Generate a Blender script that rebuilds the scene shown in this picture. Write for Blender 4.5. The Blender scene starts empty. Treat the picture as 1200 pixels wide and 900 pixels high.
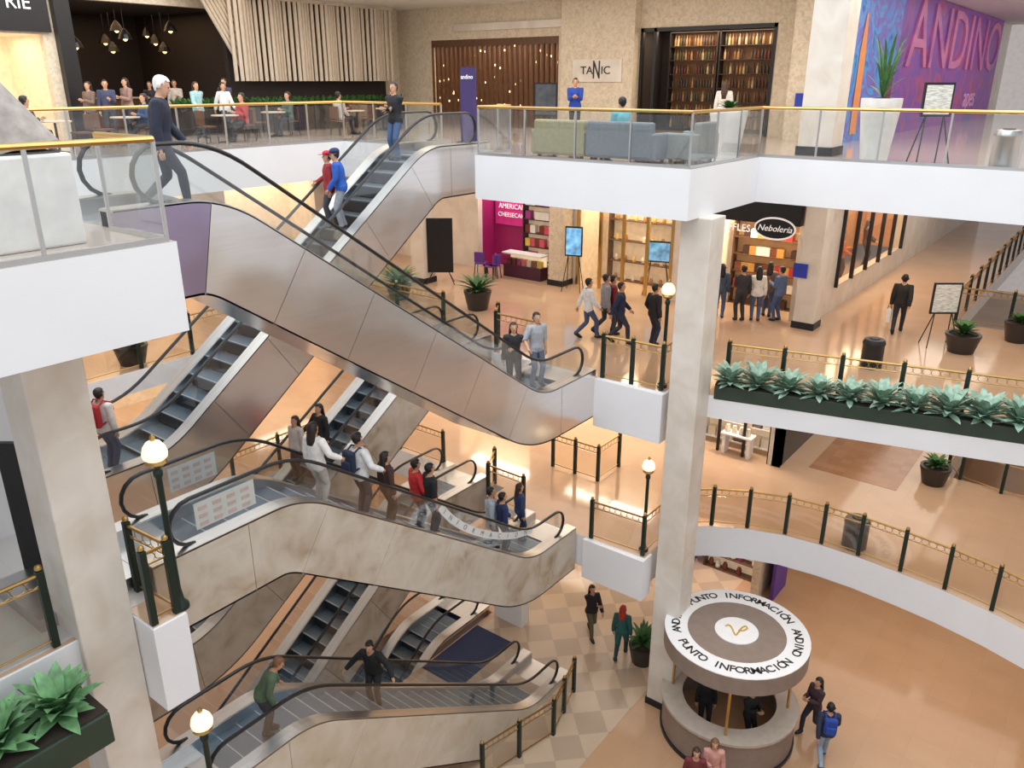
import bpy, bmesh, math, random
import numpy as np
from mathutils import Vector, Matrix, Euler
random.seed(7)
sc=bpy.context.scene; C=sc.collection; PI=math.pi
# ---------------------------------------------------------------- camera maths
PSI=math.radians(37.6); TH=math.radians(20.5); F=950.0; CAM=Vector((0,0,1.65))
fh=Vector((-math.sin(PSI),math.cos(PSI),0)); RT=Vector((math.cos(PSI),math.sin(PSI),0)); ZZ=Vector((0,0,1))
FW=fh*math.cos(TH)-ZZ*math.sin(TH); UP=fh*math.sin(TH)+ZZ*math.cos(TH)
def hit(px,py,ax,val):
    d=FW+RT*((px-600)/F)+UP*((450-py)/F); return CAM+d*((val-CAM[ax])/d[ax])
def proj(p):
    q=Vector(p)-CAM; d=q.dot(FW); return 600+F*q.dot(RT)/d, 450-F*q.dot(UP)/d
Z4,Z3,Z2,Z1=0.0,-5.1,-9.35,-13.85
YF=52
# ---------------------------------------------------------------- materials
def lin(c): return tuple(((v/255)/12.92 if v/255<=.04045 else ((v/255+.055)/1.055)**2.4) for v in c)
MC={}
def mat(name,col,rough=.5,metal=0,var=.08,scale=5,emit=0,stretch=(1,1,1),spec=.5):
    if name in MC: return MC[name]
    m=bpy.data.materials.new(name); m.use_nodes=True; nt=m.node_tree; b=nt.nodes['Principled BSDF']
    l=lin(col); tc=nt.nodes.new('ShaderNodeTexCoord'); mp=nt.nodes.new('ShaderNodeMapping'); mp.inputs['Scale'].default_value=stretch
    n=nt.nodes.new('ShaderNodeTexNoise'); n.inputs['Scale'].default_value=scale; n.inputs['Detail'].default_value=4
    r=nt.nodes.new('ShaderNodeValToRGB'); e=r.color_ramp.elements
    e[0].position=.3; e[1].position=.7
    e[0].color=(*[v*(1-var) for v in l],1); e[1].color=(*[min(1,v*(1+var)) for v in l],1)
    nt.links.new(tc.outputs['Object'],mp.inputs[0]); nt.links.new(mp.outputs[0],n.inputs['Vector']); nt.links.new(n.outputs['Fac'],r.inputs[0]); nt.links.new(r.outputs[0],b.inputs['Base Color'])
    b.inputs['Roughness'].default_value=rough; b.inputs['Metallic'].default_value=metal; b.inputs['Specular IOR Level'].default_value=spec
    if emit: nt.links.new(r.outputs[0],b.inputs['Emission Color']); b.inputs['Emission Strength'].default_value=emit
    MC[name]=m; return m
def wobble(m,scale=.9,strength=.25,dist=.12):
    nt=m.node_tree; b=nt.nodes['Principled BSDF']; tc=nt.nodes.new('ShaderNodeTexCoord'); n=nt.nodes.new('ShaderNodeTexNoise'); n.inputs['Scale'].default_value=scale; n.inputs['Detail'].default_value=1
    u=nt.nodes.new('ShaderNodeBump'); u.inputs['Strength'].default_value=strength; u.inputs['Distance'].default_value=dist
    nt.links.new(tc.outputs['Object'],n.inputs['Vector']); nt.links.new(n.outputs['Fac'],u.inputs['Height']); nt.links.new(u.outputs[0],b.inputs['Normal']); return m
def ramp_mat(name,stops,scale,rough,detail=6,dist=1.5,emit=0):
    m=mat(name,(128,128,128),rough,emit=emit); nt=m.node_tree
    r=[n for n in nt.nodes if n.type=='VALTORGB'][0]; n=[n for n in nt.nodes if n.type=='TEX_NOISE'][0]
    n.inputs['Scale'].default_value=scale; n.inputs['Detail'].default_value=detail; n.inputs['Distortion'].default_value=dist
    e=r.color_ramp.elements
    while len(e)>1: e.remove(e[-1])
    e[0].position=stops[0][0]; e[0].color=(*lin(stops[0][1]),1)
    for p,c in stops[1:]:
        k=e.new(p); k.color=(*lin(c),1)
    return m
def tile_mat(name,c1,c2,cm_,size,rough,rot=0,check=False):
    m=mat(name,c1,rough); nt=m.node_tree; b=nt.nodes['Principled BSDF']
    mp=[n for n in nt.nodes if n.type=='MAPPING'][0]; mp.inputs['Rotation'].default_value=(0,0,rot)
    n=[n for n in nt.nodes if n.type=='TEX_NOISE'][0]; n.inputs['Scale'].default_value=1.3
    if check:
        t=nt.nodes.new('ShaderNodeTexChecker'); t.inputs['Scale'].default_value=1/size
        t.inputs['Color1'].default_value=(*lin(c1),1); t.inputs['Color2'].default_value=(*lin(c2),1); out=t.outputs['Color']
    else:
        t=nt.nodes.new('ShaderNodeTexBrick'); t.offset=0; t.inputs['Scale'].default_value=1/size
        t.inputs['Color1'].default_value=(*lin(c1),1); t.inputs['Color2'].default_value=(*lin(c2),1); t.inputs['Mortar'].default_value=(*lin(cm_),1)
        t.inputs['Mortar Size'].default_value=.004; t.inputs['Brick Width'].default_value=1; t.inputs['Row Height'].default_value=1; out=t.outputs['Color']
    nt.links.new(mp.outputs[0],t.inputs['Vector'])
    mx=nt.nodes.new('ShaderNodeMix'); mx.data_type='RGBA'; mx.blend_type='MULTIPLY'; mx.inputs[0].default_value=.18
    nt.links.new(out,mx.inputs[6]); nt.links.new(n.outputs['Fac'],mx.inputs[7]); nt.links.new(mx.outputs[2],b.inputs['Base Color'])
    return m
def glass(name,tint,refl=.06,gl=.5):
    m=bpy.data.materials.new(name); m.use_nodes=True; nt=m.node_tree; nt.nodes.clear()
    o=nt.nodes.new('ShaderNodeOutputMaterial'); mx=nt.nodes.new('ShaderNodeMixShader'); t=nt.nodes.new('ShaderNodeBsdfTransparent'); g=nt.nodes.new('ShaderNodeBsdfGlossy')
    lw=nt.nodes.new('ShaderNodeLayerWeight'); lw.inputs[0].default_value=.35; ma=nt.nodes.new('ShaderNodeMath'); ma.operation='MULTIPLY_ADD'; ma.inputs[1].default_value=gl; ma.inputs[2].default_value=refl
    t.inputs[0].default_value=(*tint,1); g.inputs['Roughness'].default_value=.03
    nt.links.new(lw.outputs['Facing'],ma.inputs[0]); nt.links.new(ma.outputs[0],mx.inputs[0]); nt.links.new(t.outputs[0],mx.inputs[1]); nt.links.new(g.outputs[0],mx.inputs[2]); nt.links.new(mx.outputs[0],o.inputs[0]); return m
WHITE=mat('white_plaster',(234,235,238),.45,var=.02,scale=1); CEIL=mat('ceiling_white',(225,222,215),.7,var=.02)
TAN=tile_mat('tan_polished_stone',(205,172,143),(208,176,148),(197,164,135),.9,.1)
TANG=tile_mat('ground_polished_stone',(197,157,122),(200,161,127),(187,148,113),.9,.09)
TOPF=tile_mat('pale_polished_stone',(200,185,174),(204,190,179),(192,176,165),.9,.08)
GREYF=tile_mat('grey_polished_stone',(206,204,202),(210,208,206),(196,194,192),.9,.2)
DIA=tile_mat('diamond_inlay_stone',(204,180,154),(184,162,140),(0,0,0),.75,.14,PI/4,True)
COL=ramp_mat('travertine',[(.3,(210,199,186)),(.5,(220,211,200)),(.7,(229,222,213))],1.6,.35,5,.6)
SAND=ramp_mat('sandstone',[(.3,(198,182,158)),(.6,(222,208,186))],6,.6)
STEEL=wobble(mat('brushed_steel',(234,229,227),.22,.94,.03,3,stretch=(1,.3,6))); STEEL_REFL=wobble(mat('purple_reflection_steel',(164,148,174),.22,.9,.05,3)); STEEL2=mat('satin_steel_trim',(200,200,200),.3,1,.03)  # purple reflection painted into the steel colour of the first panel
MARB=ramp_mat('beige_grey_stone',[(.26,(150,128,104)),(.36,(176,162,144)),(.5,(192,182,168)),(.62,(199,192,180)),(.75,(184,176,164))],1.5,.22,11,.5)
CREAM=ramp_mat('cream_stone',[(.24,(172,155,130)),(.36,(194,181,160)),(.6,(207,198,183))],1.5,.22,10,.5)
BRASS=mat('brass',(208,172,106),.3,1,.05); BRONZE=mat('aged_brass',(182,148,92),.36,1,.08); GREEN=mat('dark_green_metal',(30,48,42),.4,.3,.1); BLACK=mat('black_rubber',(22,22,24),.4,0,.1); DARK=mat('dark_metal',(44,44,48),.4,.4,.1)
STEP=mat('step_metal',(108,124,138),.4,.6,.25,30,stretch=(12,.2,1)); RISER=mat('riser_metal',(46,56,66),.5,.5,.25,30,stretch=(12,.2,1))
GLASS=glass('clear_glass',(.955,.965,.962),.045,.26); TINT=glass('bronze_glass',(.955,.93,.89),.03,.18); SHOPG=glass('shop_glass',(.95,.94,.92),.03,.15)
WOOD=mat('dark_wood',(100,70,50),.5,0,.25,4,stretch=(6,6,1)); WOODL=mat('pale_wood',(204,190,172),.5,0,.12,4,stretch=(6,6,1))
GLOBE=mat('lamp_globe',(255,240,208),.3,0,.02,emit=.8); LEAF=mat('pale_grey_green_leaf',(150,180,160),.45,0,.35,7); LEAFG=mat('fresh_green_leaf',(120,168,118),.45,0,.35,7); LEAF2=mat('deep_green_leaf',(66,112,58),.5,0,.35,7); SOIL=mat('soil',(50,40,32),.9)
POTD=mat('dark_pot',(50,44,42),.4); BARK=mat('grey_bark',(150,142,136),.8,0,.2,8); WARM=mat('warm_interior',(228,206,174),.6,0,.1,emit=.28); DKIN=mat('dark_interior',(40,32,30),.7)  # emission on the warm interior is added to brighten shop walls
MAG=mat('magenta_wall',(150,28,92),.5,0,.06,emit=.08); PURP=mat('purple_panel',(92,58,150),.5,0,.1); BLACKP=mat('black_panel',(26,24,26),.35,0,.1); WTXT=mat('white_lettering',(245,245,245),.5,emit=.3); DTXT=mat('dark_lettering',(30,24,26),.5); GOLD=mat('gold_mark',(208,168,84),.4,.2)
KWH=mat('kiosk_white',(236,236,236),.5,var=.02)
def cm(c,r=.75):
    return mat('fabric_%d_%d_%d'%tuple(c),c,r,0,.12,14)
# ---------------------------------------------------------------- mesh builder
def tag(o,label=None,cat=None,group=None,kind=None):
    if label: o['label']=label
    if cat: o['category']=cat
    if group: o['group']=group
    if kind: o['kind']=kind
    return o
def empty(name,loc=(0,0,0),label=None,cat=None,group=None):
    o=bpy.data.objects.new(name,None); C.objects.link(o); o.location=loc; o.empty_display_size=.2
    return tag(o,label,cat,group)
class MB:
    def __init__(s): s.v=[]; s.f=[]; s.m=[]
    def add(s,vs,fs,mi=0):
        o=len(s.v); s.v+=[tuple(v) for v in vs]; s.f+=[[i+o for i in f] for f in fs]; s.m+=[mi]*len(fs); return s
    def box(s,x0,x1,y0,y1,z0,z1,mi=0):
        return s.add([(x0,y0,z0),(x1,y0,z0),(x1,y1,z0),(x0,y1,z0),(x0,y0,z1),(x1,y0,z1),(x1,y1,z1),(x0,y1,z1)],[(0,3,2,1),(4,5,6,7),(0,1,5,4),(1,2,6,5),(2,3,7,6),(3,0,4,7)],mi)
    def seg(s,a,b,w,z0,z1,mi=0):
        a=Vector((a[0],a[1],0)); b=Vector((b[0],b[1],0)); d=(b-a).normalized(); n=Vector((-d.y,d.x,0))*w/2
        q=[a-n,b-n,b+n,a+n]
        return s.add([(p.x,p.y,z0) for p in q]+[(p.x,p.y,z1) for p in q],[(0,3,2,1),(4,5,6,7),(0,1,5,4),(1,2,6,5),(2,3,7,6),(3,0,4,7)],mi)
    def prism(s,poly,z0,z1,mt=0,ms=0):
        n=len(poly); o=len(s.v)
        s.v+=[(p[0],p[1],z0) for p in poly]+[(p[0],p[1],z1) for p in poly]
        s.f.append([o+n+i for i in range(n)]); s.m.append(mt)
        s.f.append([o+i for i in reversed(range(n))]); s.m.append(ms)
        for i in range(n):
            j=(i+1)%n; s.f.append([o+i,o+j,o+n+j,o+n+i]); s.m.append(ms)
        return s
    def rings(s,R,mi=0,cap=True):
        n=len(R[0]); o=len(s.v)
        for r in R: s.v+=[tuple(p) for p in r]
        for k in range(len(R)-1):
            for i in range(n):
                j=(i+1)%n; s.f.append([o+k*n+i,o+k*n+j,o+(k+1)*n+j,o+(k+1)*n+i]); s.m.append(mi)
        if cap:
            s.f.append([o+i for i in reversed(range(n))]); s.m.append(mi); s.f.append([o+(len(R)-1)*n+i for i in range(n)]); s.m.append(mi)
        return s
    def tube(s,pts,r,seg=8,mi=0,fl=1.0,closed=False):
        P=[Vector(p) for p in pts]; n=len(P); rr=r if isinstance(r,(list,tuple)) else [r]*n
        R=[]; N=None
        for i in range(n):
            if closed: t=P[(i+1)%n]-P[i-1]
            else: t=P[min(i+1,n-1)]-P[max(i-1,0)]
            t.normalize()
            if N is None:
                N=t.cross(Vector((0,0,1)));
                if N.length<.1: N=t.cross(Vector((0,1,0)))
                N.normalize()
            else:
                N=(N-t*N.dot(t)); N.normalize()
            B=t.cross(N)
            R.append([P[i]+(N*math.cos(a)*rr[i]+B*math.sin(a)*rr[i]*fl) for a in [2*PI*k/seg for k in range(seg)]])
        if closed: R.append(R[0])
        return s.rings(R,mi,not closed)
    def lathe(s,prof,c=(0,0,0),seg=20,mi=0,cap=True):
        return s.rings([[(c[0]+r*math.cos(2*PI*k/seg),c[1]+r*math.sin(2*PI*k/seg),c[2]+z) for k in range(seg)] for r,z in prof],mi,cap)
    def ribbon(s,A,B,t,mi=0):
        t=Vector(t)
        return s.rings([[Vector(a),Vector(b),Vector(b)+t,Vector(a)+t] for a,b in zip(A,B)],mi)
    def build(s,name,mats,parent=None,smooth=False,bevel=0):
        me=bpy.data.meshes.new(name); off=parent.location if parent else Vector((0,0,0))
        me.from_pydata([(v[0]-off[0],v[1]-off[1],v[2]-off[2]) for v in s.v],[],s.f)
        for m in (mats if isinstance(mats,(list,tuple)) else [mats]): me.materials.append(m)
        me.polygons.foreach_set('material_index',s.m)
        bm=bmesh.new(); bm.from_mesh(me); bmesh.ops.recalc_face_normals(bm,faces=bm.faces); bm.to_mesh(me); bm.free()
        if smooth:
            me.polygons.foreach_set('use_smooth',[True]*len(me.polygons)); me.set_sharp_from_angle(angle=.75)
        o=bpy.data.objects.new(name,me); C.objects.link(o)
        if parent: o.parent=parent
        if bevel:
            b=o.modifiers.new('bevel','BEVEL'); b.width=bevel; b.segments=2; b.limit_method='ANGLE'
        return o
def struct(name,mb,mats,**k): return tag(mb.build(name,mats,**k),kind='structure')
def solo(name,mb,mats,loc,label,cat,group=None,rz=0,**k):
    o=mb.build(name,mats,**k); o.location=loc; o.rotation_euler.z=rz; return tag(o,label,cat,group)
def dup(r,loc,rz=None,label=None,group=None):
    n=r.copy(); C.objects.link(n); n.location=loc
    if rz is not None: n.rotation_euler.z=rz
    if label: n['label']=label
    if group: n['group']=group
    for c in list(r.children):
        d=c.copy(); C.objects.link(d); d.parent=n
        for g in list(c.children):
            e=g.copy(); C.objects.link(e); e.parent=d
    return n
TX={}
def text(name,s,size,m,parent,loc,rot=(PI/2,0,0),label=None,cat=None,sx=1,font_shear=0,bold=0):
    key=(s,font_shear,bold)
    if key not in TX:
        cu=bpy.data.curves.new('t','FONT'); cu.body=s; cu.align_x='CENTER'; cu.align_y='CENTER'; cu.extrude=.02; cu.resolution_u=3; cu.shear=font_shear; cu.offset=bold
        ob=bpy.data.objects.new('t',cu); C.objects.link(ob); dg=bpy.context.evaluated_depsgraph_get(); dg.update()
        TX[key]=bpy.data.meshes.new_from_object(ob.evaluated_get(dg)); bpy.data.objects.remove(ob)
    me=TX[key].copy(); me.materials.clear(); me.materials.append(m)
    o=bpy.data.objects.new(name,me); C.objects.link(o); o.scale=(size*sx,size,size); o.rotation_euler=rot
    if parent: o.parent=parent; o.location=Vector(loc)-parent.location
    else: o.location=loc
    if cat: tag(o,label,cat)
    return o
# ---------------------------------------------------------------- slabs
P4=[(-8.35,-6),(-8.35,4.8),(-19,4.8),(-19,16.6),(-12.9,16.6),(-12.9,15.3),(-7.3,15.3),(-7.3,18.9),(12,18.9),(12,YF),(-34,YF),(-34,-6)]
P3=[(-9.72,-6),(-9.72,4.15),(-9.15,4.15),(-9.15,4.6),(-12.9,4.6),(-12.9,5.2),(-19,5.2),(-19,16.6),(-12.9,16.6),(-12.9,15.9),(-7.9,16.0),(-7.9,16.4),(-7,16.5),(4,19.2),(12,21),(12,26.5),(-3.7,26.5),(-3.7,YF),(-34,YF),(-34,-6)]
CUR=[(-7.9,17.5),(-7.3,18.0),(-6.5,18.45),(-5.6,18.75),(-4.7,18.85),(-3.8,18.85),(-2.8,18.75),(-1.8,18.6),(-.8,18.35),(.2,17.98),(1.2,17.4),(2.2,16.5),(3.1,15.3),(3.8,13.8),(4.2,12)]
P2=[(-9.72,-6),(-9.72,4.15),(-9.15,4.15),(-9.15,4.6),(-12.9,4.6),(-12.9,5.2),(-19,5.2),(-19,16.4),(-12.9,16.4),(-12.9,15.5),(-7.9,15.6)]+CUR+[(4.3,-6),(12,-6),(12,25),(-3,25),(-3,YF),(-34,YF),(-34,-6)]
T3=.55
struct('floor',MB().prism(P4,-1.02,0,0,1),[TOPF,WHITE])
struct('floor_third',MB().prism(P3,Z3-T3,Z3,0,1),[TAN,WHITE])
struct('floor_second',MB().prism(P2,Z2-.9,Z2,0,1),[TAN,WHITE])
g=MB()
for a in ((-34,-15.2,-6,YF),(-13.4,12,-6,YF),(-15.2,-13.4,-6,8.2),(-15.2,-13.4,16.4,YF)): g.box(*a,Z1-.4,Z1)
struct('floor_ground',g,TANG)
struct('floor_inlay',MB().box(-13.2,-7.9,11,26,Z1,Z1+.006),DIA)
qa=hit(985,502,2,Z2); struct('floor_inlay_second',MB().box(-6.4,-3.9,qa.y-3.6,qa.y+.2,Z2,Z2+.006),tile_mat('brown_tile',(168,120,86),(182,134,98),(140,98,70),.32,.2))
struct('floor_basement',MB().box(-20,-9,0,18,Z1-4.6,Z1-4.4),mat('basement_floor',(46,54,84),.3))
struct('floor_grey',MB().box(-34,-9.8,-6,4.5,Z3,Z3+.006),GREYF); struct('floor_grey_second',MB().box(-34,-9.8,-6,3.2,Z2,Z2+.006),GREYF)
struct('floor_landing',MB().box(-11.6,-10.2,3.2,4.6,Z3,Z3+.2),STEEL2)
struct('ceiling',MB().prism([(-34,15),(-19,16),(-12.9,18),(-7,19.5),(12,19.5),(12,YF),(-34,YF)],4.35,4.5),CEIL)
struct('trim_1',MB().box(-9.68,-7.85,15.85,16.25,Z3-1.25,Z3-.02),WHITE); struct('trim_2',MB().box(-9.6,-7.85,15.45,15.9,Z2-1.15,Z2-.02),WHITE)
struct('trim_3',MB().box(-9.9,-9.13,4.13,4.62,Z3-1.35,Z3-.02),WHITE); struct('trim_6',MB().box(-9.9,-9.70,-6,4.13,Z3-1.35,Z3-.02),WHITE)
struct('trim_4',MB().box(-9.9,-9.13,4.13,4.65,Z2-1.15,Z2-.02),WHITE)
struct('wall_partition',MB().box(-13.4,-13.1,1.5,5.0,Z3,-1.02),WHITE); struct('wall_partition_second',MB().box(-13.4,-13.1,-1,4.6,Z2,Z3-T3),WHITE)
struct('wall_parapet',MB().box(-13.25,-12.2,16.3,16.7,Z1,Z1+1.05),WHITE); struct('floor_mat',MB().box(-13.35,-12.0,13.2,15.6,Z1+.006,Z1+.02),mat('blue_mat',(40,50,84),.8))
# columns
def column(label,x,y,z0,z1,s=.7,m=COL):
    r=empty('column',(x,y,z0),label,'column')
    MB().box(x-s/2,x+s/2,y-s/2,y+s/2,z0,z1).build('shaft',m,r,bevel=.02); MB().box(x-s/2-.03,x+s/2+.03,y-s/2-.03,y+s/2+.03,z0,z0+.2).build('plinth',DARK,r,bevel=.01)
    return r
column('square pale stone column in the middle rising past the white landings',-7.35,16.2,Z1,-1.02)
column('square pale stone column at left under the near white balcony',-9.95,3.77,Z1,-1.02)
column('white square column on the top floor beside the painted hoarding',-6.45,20.4,0,4.35,.8)
# ---------------------------------------------------------------- railings
def pts_along(pts,sp):
    out=[]
    for a,b in zip(pts[:-1],pts[1:]):
        a=Vector(a); b=Vector(b); n=max(1,round((b-a).length/sp)); out+=[(a+(b-a)*i/n) for i in range(n)]
    return out+[Vector(pts[-1])]
def glass_rail(label,pts,z,sp=1.35,ht=1.08):
    r=empty('glass_railing',(pts[0][0],pts[0][1],z),label,'railing')
    Q=pts_along(pts,sp)
    MB().tube([(p[0],p[1],z+ht) for p in pts],.035,8).build('handrail',BRASS,r,smooth=True)
    b=MB()
    for a,c in zip(pts[:-1],pts[1:]): b.seg(a,c,.05,z,z+.06)
    b.build('base_channel',STEEL2,r)
    for i,p in enumerate(Q): MB().box(p.x-.018,p.x+.018,p.y-.018,p.y+.018,z,z+ht).build('post',STEEL2,r)
    for a,c in zip(Q[:-1],Q[1:]):
        d=(c-a).normalized()*.03; MB().seg(a+d,c-d,.012,z+.07,z+ht-.06).build('pane',GLASS,r)
    return r
def brass_rail(label,pts,z,sp=1.5,ht=1.06,glassy=True):
    r=empty('brass_railing',(pts[0][0],pts[0][1],z),label,'railing'); Q=pts_along(pts,sp)
    for zz,rad in ((ht,.026),(ht-.17,.014),(.1,.016)): MB().tube([(p[0],p[1],z+zz) for p in pts],rad,6).build('rail',BRONZE,r,smooth=True)
    for a,c in zip(Q[:-1],Q[1:]):
        rg=MB(); L=(c-a).length; n=max(1,int(L/.16)); d=(c-a).normalized()
        for i in range(n):
            o=a+(c-a)*((i+.5)/n); h_=L/n/2+.005
            rg.tube([(o.x+d.x*h_*math.cos(k*PI/4),o.y+d.y*h_*math.cos(k*PI/4),z+ht-.085+.073*math.sin(k*PI/4)) for k in range(8)],.0065,4,closed=True)
        e=d*.05
        if glassy: MB().seg(a+e,c-e,.012,z+.13,z+ht-.2).build('pane',TINT,r)
        rg.build('ring_band',BRONZE,r)
    for p in Q:
        o=MB().box(p.x-.045,p.x+.045,p.y-.045,p.y+.045,z,z+ht+.06).build('post',GREEN,r,bevel=.008)
        MB().lathe([(.02,0),(.045,.02),(.04,.06),(.01,.085)],(p.x,p.y,z+ht+.06),10).build('cap',BRONZE,o,smooth=True); c=o.children[0]; c.location=(0,0,0); 
        for v in c.data.vertices: v.co-=r.location
    return r
glass_rail('near glass railing with brass rail on the left white balcony',[(-8.4,-3),(-8.4,4.72),(-9.6,4.72)],0)
glass_rail('glass railing beyond the suited man at the left landing',[(-11.35,4.72),(-18.95,4.72)],0)
glass_rail('glass railing along the restaurant side of the top floor',[(-19.05,4.85),(-19.05,16.68),(-15.2,16.68)],0)
glass_rail('glass railing round the top floor edge before the sofas and potted plants',[(-13.3,16.68),(-12.85,16.6),(-12.85,15.38),(-7.38,15.38),(-7.38,18.98),(11,18.98)],0)
brass_rail('brass and green railing on the upper white landing by the central column',[(-9.55,16.0),(-8.0,16.08),(-8.0,16.9)],Z3,1.0)
brass_rail('long brass railing behind the planted trough at right',[(-6.9,17.2),(3.8,19.8)],Z3,1.25)
brass_rail('brass railing at the near left landing above the middle escalator',[(-9.22,4.2),(-9.22,4.53),(-10.1,4.47)],Z3,.85)
brass_rail('brass railing behind the left corner trough of leafy plants',[(-9.8,-3),(-9.8,3.2)],Z3,1.3)
brass_rail('brass railing along the left gallery behind the escalators on the third floor',[(-15.3,5.25),(-19.05,5.25),(-19.05,16.65),(-15.3,16.65)],Z3,1.5)
brass_rail('short brass railing between the two escalators at the third floor',[(-13.3,16.65),(-12.85,16.0),(-11.5,15.97)],Z3,1.0)
brass_rail('brass railing on the lower white landing by the central column',[(-9.45,15.6),(-8.0,15.68),(-8.0,17.55)],Z2,1.0)
brass_rail('curved brass railing along the second floor edge at right',[(p[0]+.02,p[1]+.1) for p in CUR],Z2,1.1)
brass_rail('brass railing at the left landing of the second floor',[(-9.8,-2),(-9.8,4.0),(-9.22,4.2),(-9.22,4.5),(-9.75,4.5)],Z2,1.2)
brass_rail('brass railing along the left gallery on the second floor',[(-15.3,5.25),(-19.05,5.25),(-19.05,16.45),(-15.3,16.45)],Z2,1.5)
brass_rail('short brass railing between the two escalators at the second floor',[(-13.3,16.45),(-12.85,15.6),(-11.6,15.57)],Z2,1.0)
brass_rail('brass railing enclosing the stair opening behind the middle escalator',[(-12.6,18.4),(-11.0,18.4),(-11.0,19.6)],Z2,1.0)
brass_rail('brass railing at the foot of the lowest escalator by the checkered floor',[(-9.5,11.2),(-9.0,13.4),(-9.45,15.0)],Z1,1.0)
brass_rail('dark brass railing of the second atrium far right on the third floor',[(-1,26.55),(-3.75,26.55),(-3.75,41)],Z3,1.6)
brass_rail('rounded brass railing of the second atrium at right on the second floor',[(3,24.7),(-1.5,24.75),(-2.6,25.0),(-3.05,25.8),(-3.05,34)],Z2,1.3)
# ---------------------------------------------------------------- escalators
ESC={}
stepme=None
def escalator(key,label,xf,yA,zA,yB,zB,y0,y1,clad,npan,first=None):
    global stepme
    def raw(y): 
        t=min(1,max(0,(y-yA)/(yB-yA))); return zA+(zB-zA)*t
    def f(y): return sum(raw(y+(k-6)/6*.5) for k in range(13))/13
    ESC[key]=(xf-.8,f,y0,y1)
    r=empty('escalator',(xf-.8,y0,min(zA,zB)),label,'escalator')
    N=84; ys=[y0+(y1-y0)*i/N for i in range(N+1)]; T=[Vector((0,y,f(y)+.2)) for y in ys]; Bt=[]
    for i in range(N+1):
        t=(T[min(i+1,N)]-T[max(i-1,0)]).normalized(); Bt.append(T[i]+Vector((0,t.z,-t.y))*1.22)
    X=lambda L,x,dz=0: [Vector((x,p.y,p.z+dz)) for p in L]
    for k in range(npan):
        i0=k*N//npan; i1=(k+1)*N//npan
        A=X(T[i0:i1+1],xf); B=X(Bt[i0:i1+1],xf)
        A[0].y+=.011; B[0].y+=.011
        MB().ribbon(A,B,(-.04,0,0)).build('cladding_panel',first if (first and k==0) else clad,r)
    MB().ribbon(X(T,xf-1.6),X(Bt,xf-1.6),(.04,0,0)).build('back_cladding',clad,r)
    mid=[Vector((xf-.05,p.y,p.z-.45)) for p in T]
    MB().ribbon(mid,[Vector((xf-.05,p.y,p.z)) +Vector((0,0,.05)) for p in Bt],(-1.5,0,0)).build('truss',DARK,r)
    MB().ribbon(X(Bt,xf),X(Bt,xf,.03),(-1.6,0,0)).build('soffit',clad,r)
    for s0,s1 in ((xf,xf-.29),(xf-1.6,xf-1.31)):
        d=MB(); dx=s1-s0; d.ribbon(X(T,s0,.015),X(T,s0,-.02),(dx,0,0)); d.ribbon(X(T,s1),X(T,s1,-.42),(-.02 if dx<0 else .02,0,0)); d.build('deck',STEEL2,r)
        gx=(s0+s1)/2; ya=y0+.75; yb=y1-.75; A=[];B=[]
        M_=70
        for i in range(M_+1):
            y=ya-.33+(yb-ya+.66)*i/M_; dy=max(ya-y,y-yb,0); hh=.345*math.sqrt(max(.002,1-(dy/.34)**2)); z=f(y)+.55
            A.append(Vector((gx-.006,y,z+hh))); B.append(Vector((gx-.006,y,z-hh)))
        MB().ribbon(A,B,(.012,0,0)).build('glass_balustrade',GLASS,r)
        hp=[]
        for k in range(9):
            a=-PI/2-PI*k/8; hp.append((gx,ya+.36*math.cos(a),f(ya)+.56+.36*math.sin(a)))
        M2=56; hp+=[(gx,ya+(yb-ya)*i/M2,f(ya+(yb-ya)*i/M2)+.92) for i in range(1,M2)]
        for k in range(9):
            a=PI/2-PI*k/8; hp.append((gx,yb+.36*math.cos(a),f(yb)+.56+.36*math.sin(a)))
        MB().tube(hp,.04,8,fl=.75).build('handrail',BLACK,r,smooth=True)
    sgn=1 if zB>zA else -1
    if stepme is None: stepme={}
    if sgn not in stepme:
        m=MB().box(-.5,.5,-.2,.2,-.04,0,0)
        yy=-.2 if sgn>0 else .2
        m.box(-.5,.5,min(yy,yy+.02*sgn),max(yy,yy+.02*sgn),-.26,-.04,1); m.box(-.5,.5,yy-.012,yy+.012,-.012,.003,2)
        o=m.build('step',[STEP,RISER,mat('step_edge',(176,186,190),.4,.5)]); stepme[sgn]=o.data; bpy.data.objects.remove(o)
    y=y0+1.0
    while y<y1-.9:
        o=bpy.data.objects.new('step',stepme[sgn]); C.objects.link(o); o.parent=r; o.location=Vector((xf-.8,y,f(y)))-r.location; y+=.4
    for ya,yb in ((y0,y0+.8),(y1-.8,y1)):
        z=f(ya); MB().box(xf-1.3,xf-.3,ya,yb,z-.05,z+.008).build('landing_plate',STEEL2,r)
    return r
escalator('E1','large brushed steel escalator crossing from the upper left balcony down to the right',-9.68,6.32,Z4,13.69,Z3,4.8,15.9,STEEL,8,STEEL_REFL)
escalator('E2','stone clad escalator in the middle carrying people from left down to the right',-9.85,7.2,Z3+.2,13.6,Z2,4.6,15.5,MARB,7)
escalator('E3','lowest cream stone clad escalator ending by the checkered floor',-9.85,7.0,Z2,13.6,Z1,4.6,15.4,CREAM,6)
escalator('F1','far steel clad escalator rising right to the sofas, with two men near its top',-13.5,7.0,Z3,14.3,Z4,5.2,16.6,STEEL,8)
escalator('F2','far escalator half hidden between the steel and the stone clad escalators',-13.5,7.2,Z2,14.0,Z3,5.2,16.6,MARB,7)
escalator('F3','far escalator with dark steps half hidden below the middle stone clad escalator',-13.5,7.2,Z1,14.0,Z2,5.2,16.4,MARB,7)
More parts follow.
